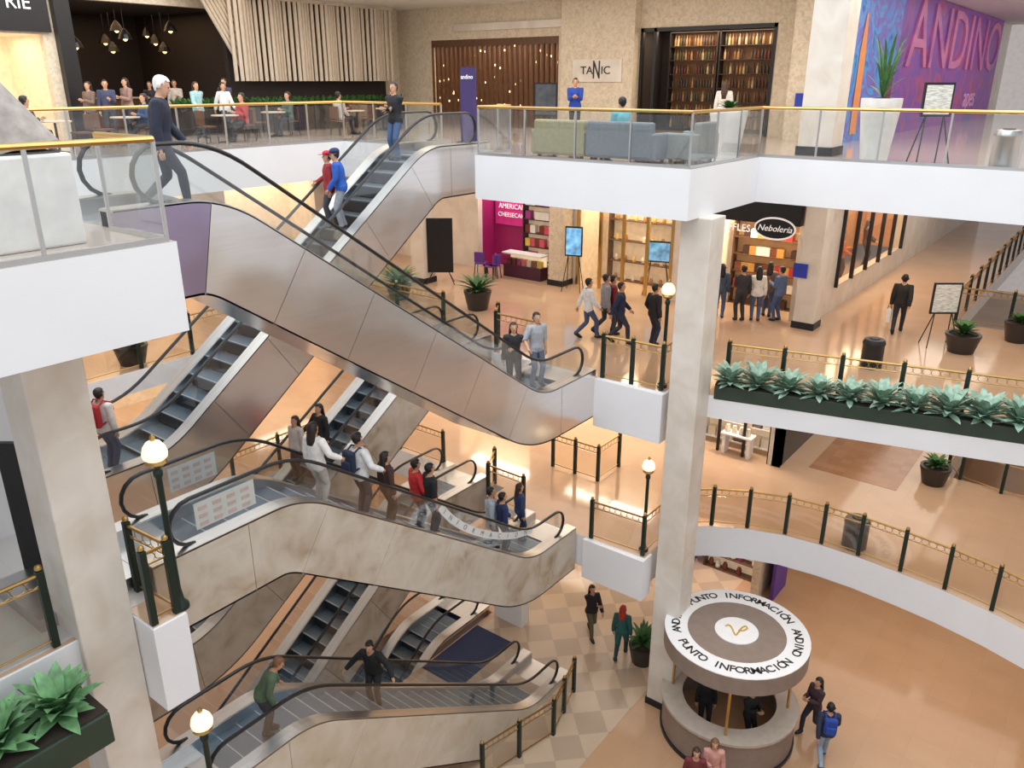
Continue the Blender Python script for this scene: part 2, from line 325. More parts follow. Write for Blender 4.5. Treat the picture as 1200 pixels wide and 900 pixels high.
escalator('F4','escalator sinking into the basement opening beyond the lowest escalator',-13.5,8.2,Z1-4.4,14.0,Z1,6.2,16.4,STEEL,6)
# ---------------------------------------------------------------- walls and shops
def wall(name,ax,val,sg,a0,a1,z0,z1,opens,m,th=.25):
    g=MB()
    def bx(a,b,c,d):
        if b-a<.01 or d-c<.01: return
        v0,v1=sorted((val,val+sg*th))
        g.box(a,b,v0,v1,c,d) if ax=='y' else g.box(v0,v1,a,b,c,d)
    cur=a0
    for o in sorted(opens):
        bx(cur,o[0],z0,z1); bx(o[0],o[1],o[3],z1); bx(o[0],o[1],z0,o[2]); cur=o[1]
    bx(cur,a1,z0,z1); return struct(name,g,m)
LN=[0]
def interior(ax,val,sg,o,depth,m,col=(1,.86,.68),en=60,mside=None):
    a,b,c,d=o; g=MB(); e=val+sg*depth
    def bx(p,q,v0,v1,r,s,mi=0):
        v0,v1=sorted((v0,v1)); g.box(p,q,v0,v1,r,s,mi) if ax=='y' else g.box(v0,v1,p,q,r,s,mi)
    bx(a-.1,b+.1,e,e+sg*.1,c,d+.1); bx(a-.1,a,val+sg*.25,e,c,d+.1,1); bx(b,b+.1,val+sg*.25,e,c,d+.1,1); bx(a,b,val+sg*.25,e,d,d+.1,1)
    LN[0]+=1; struct('wall_interior_%d'%LN[0],g,[m,mside or m])
    if en:
        L=bpy.data.lights.new('shop_light','AREA'); L.energy=en; L.color=col; L.shape='RECTANGLE'; L.size=max(.5,(b-a)*.8); L.size_y=depth*.6
        ob=bpy.data.objects.new('shop_light',L); C.objects.link(ob); m_=(a+b)/2; v=val+sg*depth*.5
        ob.location=(m_,v,d-.05) if ax=='y' else (v,m_,d-.05)
        if ax!='y': ob.rotation_euler.z=PI/2
def yo(yv,px0,py0,px1,z0=None,z1=None,pyb=None):
    p=hit(px0,py0,1,yv); q=hit(px1,py0,1,yv); return (p.x,q.x,z0 if z0 is not None else hit(px0,pyb,1,yv).z,z1 if z1 is not None else (p.z+q.z)/2)
def xo(xv,px0,py0,px1,z0,z1=None):
    p=hit(px0,py0,0,xv); q=hit(px1,py0,0,xv); return (p.y,q.y,z0,z1 if z1 is not None else (p.z+q.z)/2)
GOODS={}
def good(kind,col):
    k=(kind,col)
    if k not in GOODS:
        m=MB()
        if kind=='bottle': m.lathe([(.036,0),(.038,.02),(.038,.19),(.015,.24),(.014,.31),(.001,.312)],seg=8)
        elif kind=='carton': m.box(-.09,.09,-.08,.08,0,.22)
        elif kind=='jar': m.lathe([(.06,0),(.07,.03),(.07,.14),(.05,.16),(.05,.2),(.001,.2)],seg=8)
        o=m.build(kind,mat('goods_%d_%d_%d'%col,col,.35),smooth=(kind!='carton')); GOODS[k]=o.data; bpy.data.objects.remove(o)
    return GOODS[k]
def shelves(label,a0,a1,yb,z0,z1,n,kind,cols,per,glabel,group,m=WOOD,axis='y',sc_=1,back=WARM):
    r=empty('shelf_unit',((a0+a1)/2,yb,z0),label,'shelf unit'); dp=.35
    MB().box(a0,a1,yb-.02,yb,z0,z1).build('back_panel',back,r)
    for x in (a0,a1): MB().box(x-.02,x+.02,yb-dp,yb,z0,z1).build('side_panel',m,r)
    for i in range(n+1):
        z=z0+(z1-z0)*i/n; MB().box(a0,a1,yb-dp,yb-.02,z-.03 if i else z,z if i else z+.03).build('shelf',m,r)
        if i==n: break
        zz=z if i else z+.03
        for k in range(per):
            if random.random()<.1: continue
            o=bpy.data.objects.new(kind,good(kind,random.choice(cols))); C.objects.link(o); o.location=(a0+.08+(a1-a0-.16)*(k+.5)/per,yb-.2,zz); o.scale=(sc_,)*3; tag(o,glabel,{'carton':'box'}.get(kind,kind),group)
# --- top floor back wall
YB=26.0; CE=4.35
o_slat=yo(YB,505,45,655,0); o_wine=yo(YB,752,30,912,0)
wall('wall_back','y',YB,1,-26,-7.4,0,CE,[o_slat,o_wine],SAND)
interior('y',YB,1,o_slat,1.6,WOOD,(1,.75,.5),110); interior('y',YB,1,o_wine,1.6,DKIN,(1,.8,.56),130)
r=empty('timber_shopfront',(o_slat[0],YB+.1,0),'shop front of dark vertical timber slats with small lights','shop front')
g=MB(); n=26
for i in range(n+1):
    x=o_slat[0]+(o_slat[1]-o_slat[0])*i/n; g.box(x-.045,x+.045,YB+.02,YB+.12,0,o_slat[3]-.2)
g.box(o_slat[0],o_slat[1],YB+.01,YB+.13,o_slat[3]-.25,o_slat[3]); g.build('slats',WOOD,r)
for i in range(80): 
    x=random.uniform(*o_slat[:2]); z=random.uniform(.6,3); MB().box(x-.022,x+.022,YB+.4,YB+.43,z,z+.07).build('light',mat('spark',(255,224,170),.4,emit=3),r)
w0,w1=o_wine[0],o_wine[1]; wm=(w0+w1)/2
wc=[(80,34,30),(64,60,38),(120,84,44),(150,112,70),(56,44,38),(176,150,112)]; WB=mat('shelf_back_brown',(124,84,52),.6,emit=.12)
shelves('left tall shelf of bottles in the lit wine shop',w0+.5,wm-.1,YB+1.5,.1,3.2,7,'bottle',wc,15,'wine bottle standing on the lit shelves of the wine shop','bottles in the wine shop',DKIN,back=WB,sc_=1.1)
shelves('right tall shelf of bottles in the lit wine shop',wm,w1-.2,YB+1.5,.1,3.2,7,'bottle',wc,17,'wine bottle standing on the lit shelves of the wine shop','bottles in the wine shop',DKIN,back=WB,sc_=1.1)
r=empty('entrance_portal',(w0,YB,0),'black metal portal around the wine shop entrance','shop entrance')
for x in (w0,w0+.5,w1-.1): MB().box(x,x+.1,YB-.03,YB+.1,0,o_wine[3]).build('jamb',BLACKP,r)
MB().box(w0,w1,YB-.03,YB+.1,o_wine[3]-.12,o_wine[3]).build('lintel',BLACKP,r)
tp=yo(YB-.4,658,8,745,0,CE); struct('wall_pier',MB().box(tp[0],tp[1],YB-.4,YB,0,CE),SAND,bevel=.02)
s0=hit(672,70,1,YB-.42); s1=hit(728,96,1,YB-.42)
r=empty('shop_sign',((s0.x+s1.x)/2,YB-.4,s1.z),'pale panel sign with dark lettering on the stone pier','sign'); MB().box(s0.x,s1.x,YB-.45,YB-.4,s1.z,s0.z).build('panel',COL,r)
zc=(s0.z+s1.z)/2; hs=s0.z-s1.z; xc=(s0.x+s1.x)/2
text('lettering','TA',hs*.5,DTXT,r,(xc-hs*.55,YB-.46,zc),sx=1.1); text('lettering','N',hs*1.15,DTXT,r,(xc,YB-.46,zc),sx=.5); text('lettering','IC',hs*.5,DTXT,r,(xc+hs*.5,YB-.46,zc),sx=1.1)
struct('trim_5',MB().box(-22.8,-15.2,YB-.12,YB,3.45,3.7),COL)
# --- left wall of the top floor
XL=-26.0
o_win=xo(XL,0,40,50,0,2.9); o_res=xo(XL,82,40,270,0,3.9)
o_win=(o_win[0]-1.2,)+o_win[1:]
wall('wall_left','x',XL,-1,-6,YB+.3,0,CE,[o_win,o_res],SAND)
interior('x',XL,-1,o_win,2.5,WARM,(1,.88,.7),40); interior('x',XL,-1,o_res,6,DKIN,(1,.65,.35),90)
r=empty('shop_sign',(XL+.1,o_win[0]+1,3.1),'black shop sign with white letters at the top left corner','sign'); MB().box(XL,XL+.15,o_win[0]-.5,o_win[1]+.2,2.95,4.2).build('panel',BLACKP,r)
text('lettering','RIE',.5,WTXT,r,(XL+.18,o_win[1]-.6,3.68),(PI/2,0,PI/2))
fr=empty('entrance_portal',(XL+.1,o_res[0],0),'black portal of the dark restaurant at top left','shop entrance')
MB().box(XL-.1,XL+.25,o_res[0]-.45,o_res[0],0,CE-.02).build('jamb',BLACKP,fr); MB().box(XL-.1,XL+.25,o_res[1],o_res[1]+.12,0,CE-.02).build('jamb',BLACKP,fr)
for i in range(12):
    y=o_res[0]+.6+(o_res[1]-o_res[0]-1)*i/11; x=XL-1.0-(i%4)*1.2; z=2.6+.3*(i%3)
    r=empty('pendant_lamp',(x,y,z),'small glowing pendant lamp hanging inside the dark restaurant','lamp','pendant lamps in the restaurant')
    MB().tube([(x,y,z+.3),(x,y,3.9)],.012,5).build('cord',BLACK,r); MB().lathe([(.22,0),(.16,.15),(.05,.3),(.02,.32)],(x,y,z),10).build('lamp_shade',BLACKP,r); MB().lathe([(.02,-.06),(.07,-.02),(.07,.04),(.02,.08)],(x,y,z),8).build('bulb',mat('bulb_glow',(255,214,150),.3,emit=3),r)
bk=empty('bar_counter',(XL-4,o_res[0]+3,0),'wooden bar counter deep inside the dark restaurant','counter'); MB().box(XL-4.6,XL-4.0,o_res[0]+.5,o_res[1]-.5,0,1.05).build('body',WOOD,bk); MB().box(XL-4.65,XL-3.9,o_res[0]+.4,o_res[1]-.4,1.05,1.1).build('countertop',WOODL,bk)
g=MB(); sl=xo(XL+.9,278,95,460,1.6,CE); n=42; zb=hit(278,95,0,XL+.9).z
for i in range(n+1):
    y=sl[0]+(sl[1]-sl[0])*i/n; g.tube([(XL+.9+.1*math.sin(i*.9),y,zb),(XL+.9+.1*math.sin(i*.9),y,CE-.1)],.068,7)
g.box(XL+.8,XL+1.0,sl[0]-.1,sl[1]+.1,CE-.12,CE-.005)
solo('rod_screen',g,WOODL,(0,0,0),'hanging screen of pale vertical rods above the restaurant hedge','screen',smooth=True)
g=MB(); xv=XL+.75; ya_=hit(234,20,0,xv).y; yb_=hit(277,20,0,xv).y; za_=hit(277,80,0,xv).z
for i in range(9):
    t=i/9; g.tube([(xv,ya_+(yb_-ya_)*t,CE-.02),(xv,yb_,za_+(CE-.02-za_)*t)],.06,7)
solo('slanted_rod_screen',g,WOODL,(0,0,0),'slanted panel of pale rods left of the hanging vertical rod screen','screen',smooth=True)
o=MB().box(XL+.3,XL+.5,sl[0],sl[1],0,CE); struct('wall_dark',o,DKIN)
def leafball(n,rad,h,up=.6,w=.06,seed=1,emin=.1,emax=1.1):
    rnd=random.Random(seed); g=MB()
    for i in range(n):
        a=i*2.4+rnd.uniform(-.3,.3); L=rad*rnd.uniform(.7,1.15); e=emin+(emax-emin)*(i+.5)/n; d=Vector((math.cos(a),math.sin(a),0)); s=Vector((-d.y,d.x,0))
        P=[];k=4
        for j in range(k+1):
            t=j/k; P.append(d*(L*t*math.cos(e*up))+Vector((0,0,h*t*math.sin(e)*(1.6-t*.7))))
        ww=[w*.35,w*.9,w,w*.6,.002]
        vs=[];fs=[]
        for p,q in zip(P,ww): vs+=[p-s*q+Vector((0,0,q*.25)),p,p+s*q+Vector((0,0,q*.25))]
        for j in range(k): fs+=[(3*j,3*j+1,3*j+4,3*j+3),(3*j+1,3*j+2,3*j+5,3*j+4)]
        g.add(vs,fs)
    return g
def hedge(label,x,y0,y1,n):
    hp=empty('hedge_planter',(x,y0,0),label,'planter'); MB().box(x-.25,x+.25,y0,y1,0,.8).build('trough',DKIN,hp); g=MB()
    for i in range(n):
        y=y0+(y1-y0)*(i+.5)/n; q=leafball(14,.32,.5,seed=i); g.add([(v[0]+x,v[1]+y,v[2]+.78) for v in q.v],q.f)
    g.build('foliage',LEAF2,hp)
hedge('long low planter of leafy plants below the rod screen',XL+1.35,sl[0],sl[1],26)
hedge('low leafy planter before the dark restaurant entrance',XL+1.2,o_res[0]+2.2,o_res[1]-.6,10)
# --- painted hoarding on the top floor (runs along y at x=-7.2)
HX=-7.2
r=empty('hoarding',(HX,30,0),'painted blue, purple and pink hoarding with large lettering at top right','hoarding')
MB().box(HX-.12,HX,29.3,48.0,0,CE-.02).build('purple_panel',ramp_mat('painted_hoarding',[(.3,(86,58,136)),(.44,(136,60,134)),(.52,(96,64,150)),(.6,(156,66,112)),(.72,(112,56,110))],.45,.5,4,1.6,.22),r); MB().box(HX-.12,HX,24.5,29.3,0,CE-.02).build('blue_panel',ramp_mat('blue_paint',[(.3,(40,74,150)),(.42,(60,140,200)),(.55,(110,74,156)),(.66,(56,126,196)),(.8,(150,80,140))],1.1,.5,3,1.5,.22),r)  # emission added to both paints to brighten the shadowed hoarding
PINK=ramp_mat('pink_lettering',[(.35,(164,88,148)),(.5,(190,110,150)),(.65,(150,84,150))],.8,.5,4,1,.18)
text('lettering','ANDINO',3.0,PINK,r,(HX+.005,39,3.0),(PI/2,0,PI/2),sx=1.45); text('lettering','apes',1.2,mat('pale_pink_lettering',(204,146,184),.5,emit=.15),r,(HX+.005,42.5,.95),(PI/2,0,PI/2),sx=1.2)
MB().add([(HX+.02,25.2,.2),(HX+.02,25.8,.2),(HX+.02,25.75,2.4),(HX+.02,25.55,3.4),(HX+.02,25.4,3.4),(HX+.02,25.2,2.4)],[(0,1,2,3,4,5)]).build('painted_bottle',mat('orange_paint',(216,136,70),.5,emit=.1),r)
MB().box(HX-.02,HX+.03,28.3,29.1,.3,2.1).build('notice',mat('maroon_notice',(110,40,70),.5),r)
wall('wall_corridor','x',HX-.2,-1,24.2,YF,-1.02,CE,[],COL,.1)
struct('wall_pier_2',MB().box(-8.9,-7.4,YB-1.4,YB-.2,0,CE),SAND)
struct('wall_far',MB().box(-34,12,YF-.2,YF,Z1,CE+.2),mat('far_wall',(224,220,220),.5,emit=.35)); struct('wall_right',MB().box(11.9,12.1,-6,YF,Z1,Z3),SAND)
# --- third floor
Y3=23.7; H3=-1.05
o_mag=yo(Y3,560,240,652,Z3,-1.6); o_gold=yo(Y3,678,255,790,Z3,-1.5); o_waf=yo(Y3,838,285,935,Z3,None); o_waf=(o_waf[0],o_waf[1],Z3,-2.0)
wall('wall_back_third','y',Y3,1,-26,-7.1,Z3,H3,[o_mag,o_gold,o_waf],COL)
interior('y',Y3,1,o_mag,1.0,MAG,(1,.88,.8),70); interior('y',Y3,1,o_gold,1.9,WARM,(1,.87,.64),130); interior('y',Y3,1,o_waf,1.4,WARM,(1,.82,.6),120)
m0=o_mag[0]; m1=o_mag[1]; mw=m1-m0
r=empty('shop_sign',(m0+mw*.3,Y3+.85,-2.4),'magenta wall sign with small white words in the dessert shop','sign'); MB().box(m0+.15,m0+mw*.5,Y3+.88,Y3+.96,-3.5,-2.3).build('panel',mat('bright_magenta',(190,40,122),.5,emit=.2),r)
text('lettering','AMERICAN',.26,WTXT,r,(m0+mw*.27,Y3+.86,-2.8)); text('lettering','CHEESECAKE',.23,WTXT,r,(m0+mw*.27,Y3+.86,-3.12))
sw=[(230,200,90),(220,90,110),(240,240,230),(120,60,40),(160,60,140)]
DMAG=mat('dark_plum',(70,26,52),.4)
shelves('lit shelf of colourful boxes in the magenta dessert shop',m0+mw*.5,m1-.15,Y3+.8,Z3,-2.1,6,'carton',sw,7,'small colourful box on the shelf of the magenta dessert shop','boxes in the dessert shop',DMAG,sc_=1.3)
r=empty('display_counter',(m0+mw*.45,Y3-.2,Z3),'low lit display counter before the dessert shop shelf','counter'); c0=m0+mw*.45; c1=m1-.3
MB().box(c0,c1,Y3-.5,Y3-.05,Z3,Z3+.45).build('body',DMAG,r); MB().box(c0-.04,c1+.04,Y3-.54,Y3-.01,Z3+.85,Z3+.9).build('countertop',WHITE,r); MB().box(c0+.03,c1-.03,Y3-.1,Y3-.06,Z3+.45,Z3+.85).build('lit_back',mat('case_glow',(255,230,190),.5,emit=.6),r); MB().box(c0,c1,Y3-.5,Y3-.48,Z3+.45,Z3+.85).build('pane',SHOPG,r)
for i in range(7):
    o=bpy.data.objects.new('carton',good('carton',random.choice(sw))); C.objects.link(o); o.location=(c0+.15+(c1-c0-.3)*i/6,Y3-.3,Z3+.45); tag(o,'small colourful box inside the low display counter of the dessert shop','box','boxes in the dessert counter')
shelves('golden display shelf inside the shop with two screens',o_gold[0]+.4,o_gold[1]-.5,Y3+1.75,Z3,-2.2,4,'jar',[(230,190,110),(240,230,210),(180,130,70)],7,'pale jar on the golden display shelf','jars in the golden shop')
r=empty('entrance_portal',(o_gold[0],Y3,Z3),'brass doors of the golden lit shop','shop entrance')
for k in range(5): x=o_gold[0]+(o_gold[1]-o_gold[0])*k/4; MB().box(x-.05,x+.05,Y3-.02,Y3+.08,Z3,-1.5).build('mullion',BRASS,r)
for k in range(4):
    x=o_gold[0]+(o_gold[1]-o_gold[0])*k/4; d=(o_gold[1]-o_gold[0])/4
    if k!=2: MB().box(x+.06,x+d-.06,Y3+.02,Y3+.04,Z3+.1,-1.6).build('pane',SHOPG,r)
r=empty('shop_sign',(o_waf[0],Y3-.2,-2),'black sign above the waffle shop with white words and an oval badge','sign')
MB().box(o_waf[0]-.6,o_waf[1]+.1,Y3-.3,Y3-.02,-2.25,H3).build('panel',BLACKP,r)
q=hit(858,266,1,Y3-.32); text('lettering','WAFFLES.',.31,WTXT,r,(q.x,Y3-.32,q.z),sx=.95)
q=hit(908,268,1,Y3-.32)
MB().rings([[(q.x+.62*math.cos(a)*k,Y3-.31-e,q.z+.33*math.sin(a)*k) for a in [2*PI*i/28 for i in range(28)]] for k,e in ((1,0),(1,.02))]).build('badge',WTXT,r); MB().rings([[(q.x+.57*math.cos(a),Y3-.33-e,q.z+.28*math.sin(a)) for a in [2*PI*i/28 for i in range(28)]] for e in (0,.01)]).build('badge_field',BLACKP,r)
text('script_lettering','Nebolería',.255,WTXT,r,(q.x,Y3-.35,q.z),font_shear=.3)
shelves('lit counter shelf inside the waffle shop',o_waf[0]+.2,o_waf[1]-.2,Y3+1.3,Z3,-2.4,5,'carton',[(120,70,50),(240,236,226),(200,150,80),(70,50,46),(180,60,56)],9,'small box on the shelf inside the waffle shop','boxes in the waffle shop',sc_=1.2,back=mat('shelf_back_amber',(190,146,100),.6,emit=.2))
# corridor windows third floor
o_cw=(25.6,33.5,Z3+.75,-1.7)
wall('wall_corridor_third','x',-7.1,-1,Y3,YF,Z3,H3,[o_cw],COL); interior('x',-7.1,-1,o_cw,1.5,mat('amber_interior',(176,126,86),.6,emit=.3),(1,.78,.5),220)  # amber walls given emission to brighten the window recess
r=empty('shop_window',(-7.05,o_cw[0],o_cw[2]),'row of tall shop windows along the right corridor wall','window')
for k in range(6): y=o_cw[0]+(o_cw[1]-o_cw[0])*k/5; MB().box(-7.12,-7.0,y-.04,y+.04,o_cw[2],o_cw[3]).build('mullion',DARK,r)
for k in range(5): y=o_cw[0]+(o_cw[1]-o_cw[0])*k/5; MB().box(-7.07,-7.06,y+.05,y+1.53,o_cw[2],o_cw[3]).build('pane',SHOPG,r)
for px,py,lab in ((665,330,'beige square pillar between the magenta shop and the golden shop'),(948,380,'pale pillar right of the waffle shop with a small blue sign'),(497,330,'pale pillar on the third floor behind the steel escalator')):
    p=hit(px,py,2,Z3); p.y=min(p.y,Y3-.35); column(lab,p.x,p.y,Z3,H3,.6,SAND if px==665 else COL)
# second floor, ground floor
Y2=22.5; ZT2=-5.8
o2a=yo(Y2,816,470,908,Z2,ZT2); o2b=(-20,-16.5,Z2,ZT2); o2c=(-15.5,-11,Z2,ZT2)
wall('wall_back_second','y',Y2,1,-26,-7.1,Z2,Z3-T3,[o2a,o2b,o2c],COL)
for o in (o2a,o2b,o2c): interior('y',Y2,1,o,.9,WARM,(1,.92,.8),130)
wall('wall_corridor_second','x',-7.1,-1,Y2,YF,Z2,Z3-T3,[],BLACKP)
shelves('display shelf inside the lit shop right of the central column',o2a[0]+.15,o2a[1]-.1,Y2+.85,Z2+.2,-6.5,4,'carton',[(240,236,228),(226,214,196),(120,100,90),(224,190,150)],7,'small carton in the lit shop below the planted trough','cartons in the second floor shop',WHITE,sc_=1.4)
cx=(o2a[0]+o2a[1])/2+.2; r=empty('display_table',(cx,Y2+.2,Z2),'white display table in the lit shop doorway right of the column','table')
MB().box(cx-.5,cx+.5,Y2-.1,Y2+.35,Z2+.65,Z2+.7).build('tabletop',WHITE,r)
for dx in (-.4,.4): MB().box(cx+dx-.05,cx+dx+.05,Y2-.05,Y2+.3,Z2,Z2+.65).build('leg',WHITE,r)
for i in range(4): o=bpy.data.objects.new('jar',good('jar',(240,230,210))); C.objects.link(o); o.location=(cx-.36+i*.22,Y2+.12,Z2+.7); o.scale=(1.2,)*3; tag(o,'white jar on the white display table of the lit shop','jar','jars on the display table')
solo('shop_sign',MB().box(o2a[0]+.2,o2a[1]-.15,Y2-.04,Y2-.01,-6.4,-6.15),mat('orange_sign',(206,92,52),.5,emit=.4),(0,0,0),'orange band sign over the second floor shop','sign')
r=empty('shop_window',(o2a[0],Y2,Z2),'glass shop front of the lit shop right of the central column','window')
for k in range(4): x=o2a[0]+(o2a[1]-o2a[0])*k/3; MB().box(x-.04,x+.04,Y2+.02,Y2+.1,Z2,ZT2).build('mullion',DARK,r)
Y1=22.0; o1a=yo(Y1,800,655,905,Z1,-11.2); o1b=(-20,-13,Z1,-11.2)
wall('wall_back_ground','y',Y1,1,-26,-7.1,Z1,Z2-.9,[o1a,o1b],COL); interior('y',Y1,1,o1a,1.3,PURP,(1,.85,.75),90); interior('y',Y1,1,o1b,1.6,WARM,(1,.85,.68),90)
shelves('shelf of goods in the purple shop on the ground floor',o1a[0]+.4,o1a[1]-.4,Y1+1.2,Z1,-11.6,4,'jar',sw,8,'small jar in the purple ground floor shop','jars in the purple shop',sc_=1.3)
wall('wall_corridor_ground','x',-7.1,-1,Y1,YF,Z1,Z2-.9,[],SAND)
for nm,z0,z1 in (('wall_left_third',Z3,H3),('wall_left_second',Z2,Z3-T3),('wall_left_ground',Z1,Z2-.9)):
    ops=[(5,9.5,z0,z1-.6),(11,15.5,z0,z1-.6),(17,21,z0,z1-.6)]
    wall(nm,'x',XL,-1,-6,26,z0,z1,ops,COL)
    for o in ops: interior('x',XL,-1,o,1.6,WARM,(1,.85,.68),80)
# ---------------------------------------------------------------- lamps, planters, plants
def lamp(label,x,y,z):
    r=empty('globe_lamp',(x,y,z),label,'lamp','globe lamps on the landings')
    MB().lathe([(.12,0),(.12,.06),(.07,.12),(.045,.3),(.04,1.98),(.06,2.02),(.06,2.08),(.03,2.12)],(x,y,z),12).build('post',GREEN,r,smooth=True)
    MB().lathe([(.03,2.12),(.09,2.15),(.14,2.2),(.12,2.24)],(x,y,z),14).build('collar',BRONZE,r,smooth=True)
    MB().lathe([(.1,2.23),(.15,2.27),(.16,2.33),(.14,2.41),(.09,2.48),(.02,2.51)],(x,y,z),16).build('globe',GLOBE,r,smooth=True)
    MB().lathe([(.03,2.5),(.04,2.54),(.01,2.59)],(x,y,z),8).build('finial',BRONZE,r)
lamp('globe lamp on the left landing beside the left stone column',-9.28,4.62,Z3); lamp('lowest globe lamp at the bottom left of the picture',-9.2,4.6,Z2)
lamp('globe lamp on the upper landing left of the central column',-8.1,16.3,Z3); lamp('globe lamp on the lower landing left of the central column',-8.1,15.9,Z2)
def trough(label,pts,w,z0,z1):
    r=empty('planter_trough',(pts[0][0],pts[0][1],z0),label,'planter'); MB().seg(pts[0],pts[1],w,z0,z1).build('trough',mat('dark_green_trough',(44,60,48),.5),r,bevel=.02)
    MB().seg(pts[0],pts[1],w-.1,z1,z1+.015).build('soil',SOIL,r); return r
trough('long dark planter trough along the third floor edge at right',[(-6.95,16.75),(3.9,19.42)],.5,Z3-.08,Z3+.25)
trough('dark planter trough with leafy plants at the bottom left corner',[(-9.15,-2.5),(-9.15,3.25)],.85,Z3-.95,Z3-.5)
AG=[];AG2=[]
for i in range(3):
    g=leafball(46,.58,.5,w=.08,seed=20+i,emin=-.1,emax=1.3); o=g.build('agave_plant',LEAF,smooth=True); AG.append(o.data); bpy.data.objects.remove(o)
    g=leafball(40,.52,.52,w=.09,seed=40+i,emin=.05,emax=1.3); o=g.build('agave_plant',LEAFG,smooth=True); AG2.append(o.data); bpy.data.objects.remove(o)
od=['first','second','third','fourth','fifth','sixth','seventh','eighth','ninth','tenth','eleventh','twelfth']
for i in range(12):
    x=-6.65+i*.62; y=16.72+(x+6.95)*.246; o=bpy.data.objects.new('agave_plant',AG[i%3]); C.objects.link(o); o.location=(x,y,Z3+.3); o.rotation_euler.z=i*1.3; s=random.uniform(.85,1.08); o.scale=(s,s,s*1.15)
    tag(o,'pale broad leaved plant, %s from the central column in the long trough'%od[i],'plant','plants in the long trough')
for i,y in enumerate((2.85,2.15,1.45,.7)):
    o=bpy.data.objects.new('agave_plant',AG2[i%3]); C.objects.link(o); o.location=(-9.15,y,Z3-.49); o.rotation_euler.z=i*2; o.scale=(1,1,1.25); tag(o,'broad leaved green plant, %s from the left column in the corner trough'%od[i],'plant','plants in the corner trough')
def potted(label,px,py,z,rp,hp_,rad,hh,potm=POTD,leaf=LEAF2,n=40,p=None,taper=.75,w=.06,emax=1.1):
    p=p or hit(px,py,2,z); p=Vector((p.x,p.y,z))
    r=empty('potted_plant',p,label,'plant'); MB().lathe([(rp*taper,0),(rp,hp_*.8),(rp*1.05,hp_*.9),(rp*1.05,hp_),(rp*.85,hp_),(rp*.8,hp_-.05)],p,18).build('pot',potm,r,smooth=True)
    MB().lathe([(rp*.85,hp_-.04),(rp*.5,hp_),(.01,hp_+.02)],p,12).build('soil',SOIL,r)
    g=leafball(n,rad,hh,w=w,seed=int(px),emax=emax); q=MB().add([(v[0]+p.x,v[1]+p.y,v[2]+p.z+hp_) for v in g.v],g.f); q.build('foliage',leaf,r,smooth=True); return r
potted('fern in a round black pot on the third floor behind the escalator',560,362,Z3,.42,.6,.75,.6,n=60,w=.05)
potted('leafy plant on the third floor beside the steel escalator at centre',468,350,Z3,.4,.5,.8,.7,n=60); potted('low plant in a dark bowl beside the notice stand at right',1125,412,Z3,.42,.5,.42,.45)
potted('plant in a dark bowl by the rounded brass railing',1093,566,Z2,.4,.55,.4,.4); potted('plant in a dark pot at the foot of the central column on the ground floor',752,775,Z1,.38,.6,.5,.7)
potted('green bush on the left gallery beyond the far escalator',150,470,Z3,.4,.5,.7,.9,p=Vector((-19.6,9.6,Z3)),n=60)
WP=mat('white_pot',(230,228,225),.4)
potted('tall thin leaved plant in a tapered white planter at top right',1032,188,0,.4,1.3,.55,1.5,WP,LEAF2,22,Vector((-4.98,19.55,0)),.7,.035,1.5)
potted('low plant in a tall white planter behind the sofas',880,188,0,.4,1.05,.3,.25,WP,LEAF2,24,Vector((-7.9,18.3,0)),.7)
potted('dark pot at the far right edge of the third floor',1190,400,Z3,.35,.55,.3,.3)
pl=empty('tree_planter',(-9.5,3.65,0),'big white cube planter behind the near glass railing','planter'); MB().box(-10.0,-9.0,3.15,4.15,0,.95).build('box',WP,pl,bevel=.03); MB().box(-9.92,-9.08,3.23,4.07,.95,.97).build('soil',SOIL,pl)
g=MB(); b=Vector((-9.45,3.78,.93)); t=RT*-1
g.tube([b,b+t*.05+ZZ*.15,b+t*.25+ZZ*.45,b+t*.5+ZZ*.8,b+t*.95+ZZ*1.5,b+t*1.2+ZZ*2.6],[.46,.38,.33,.3,.27,.22],14); solo('tree',g,BARK,(0,0,0),'thick grey bare tree leaning out of the white cube planter','tree',smooth=True)
# ---------------------------------------------------------------- information kiosk
K=hit(850,852,2,Z1); K=Vector((K.x,K.y,Z1)); TAUPE=mat('taupe_laminate',(142,126,116),.45); ks=empty('information_kiosk',K,'round information kiosk with lettered white canopy on the ground floor','kiosk')
def ring(ro,ri,z0,z1,seg=48): return MB().rings([[(K.x+r*math.cos(2*PI*k/seg),K.y+r*math.sin(2*PI*k/seg),K.z+z) for k in range(seg)] for r,z in ((ro,z0),(ro,z1),(ri,z1),(ri,z0),(ro,z0))],0,False)
ring(1.62,1.5,0,.95).build('counter_wall',TAUPE,ks,smooth=True); ring(1.68,1.15,.95,1.02).build('countertop',mat('counter_top',(186,174,162),.3),ks,smooth=True); ring(1.66,1.6,0,.1).build('kick_plate',DARK,ks,smooth=True)
for a in (20,110,200,290): MB().tube([(K.x+1.4*math.cos(math.radians(a)),K.y+1.4*math.sin(math.radians(a)),K.z+z) for z in (1.0,2.55)],.035,8).build('post',BRASS,ks,smooth=True)
ring(1.72,1.6,2.5,2.95).build('canopy_rim',TAUPE,ks,smooth=True); ring(1.72,1.17,2.95,2.97).build('lettered_band',KWH,ks,smooth=True)
MB().lathe([(.01,2.52),(1.61,2.52),(1.61,2.96),(.01,2.96)],K,48).build('canopy_top',mat('canopy_taupe',(136,120,110),.5),ks); MB().lathe([(.01,2.96),(.52,2.96),(.52,2.985),(.01,2.985)],K,32).build('emblem_disc',KWH,ks)
toc=math.atan2(-K.y,-K.x)
g=MB(); R2=Vector((-math.sin(toc),math.cos(toc),0)); U2=-Vector((math.cos(toc),math.sin(toc),0)); kp=lambda p: K+R2*p[0]+U2*p[1]+ZZ*2.99
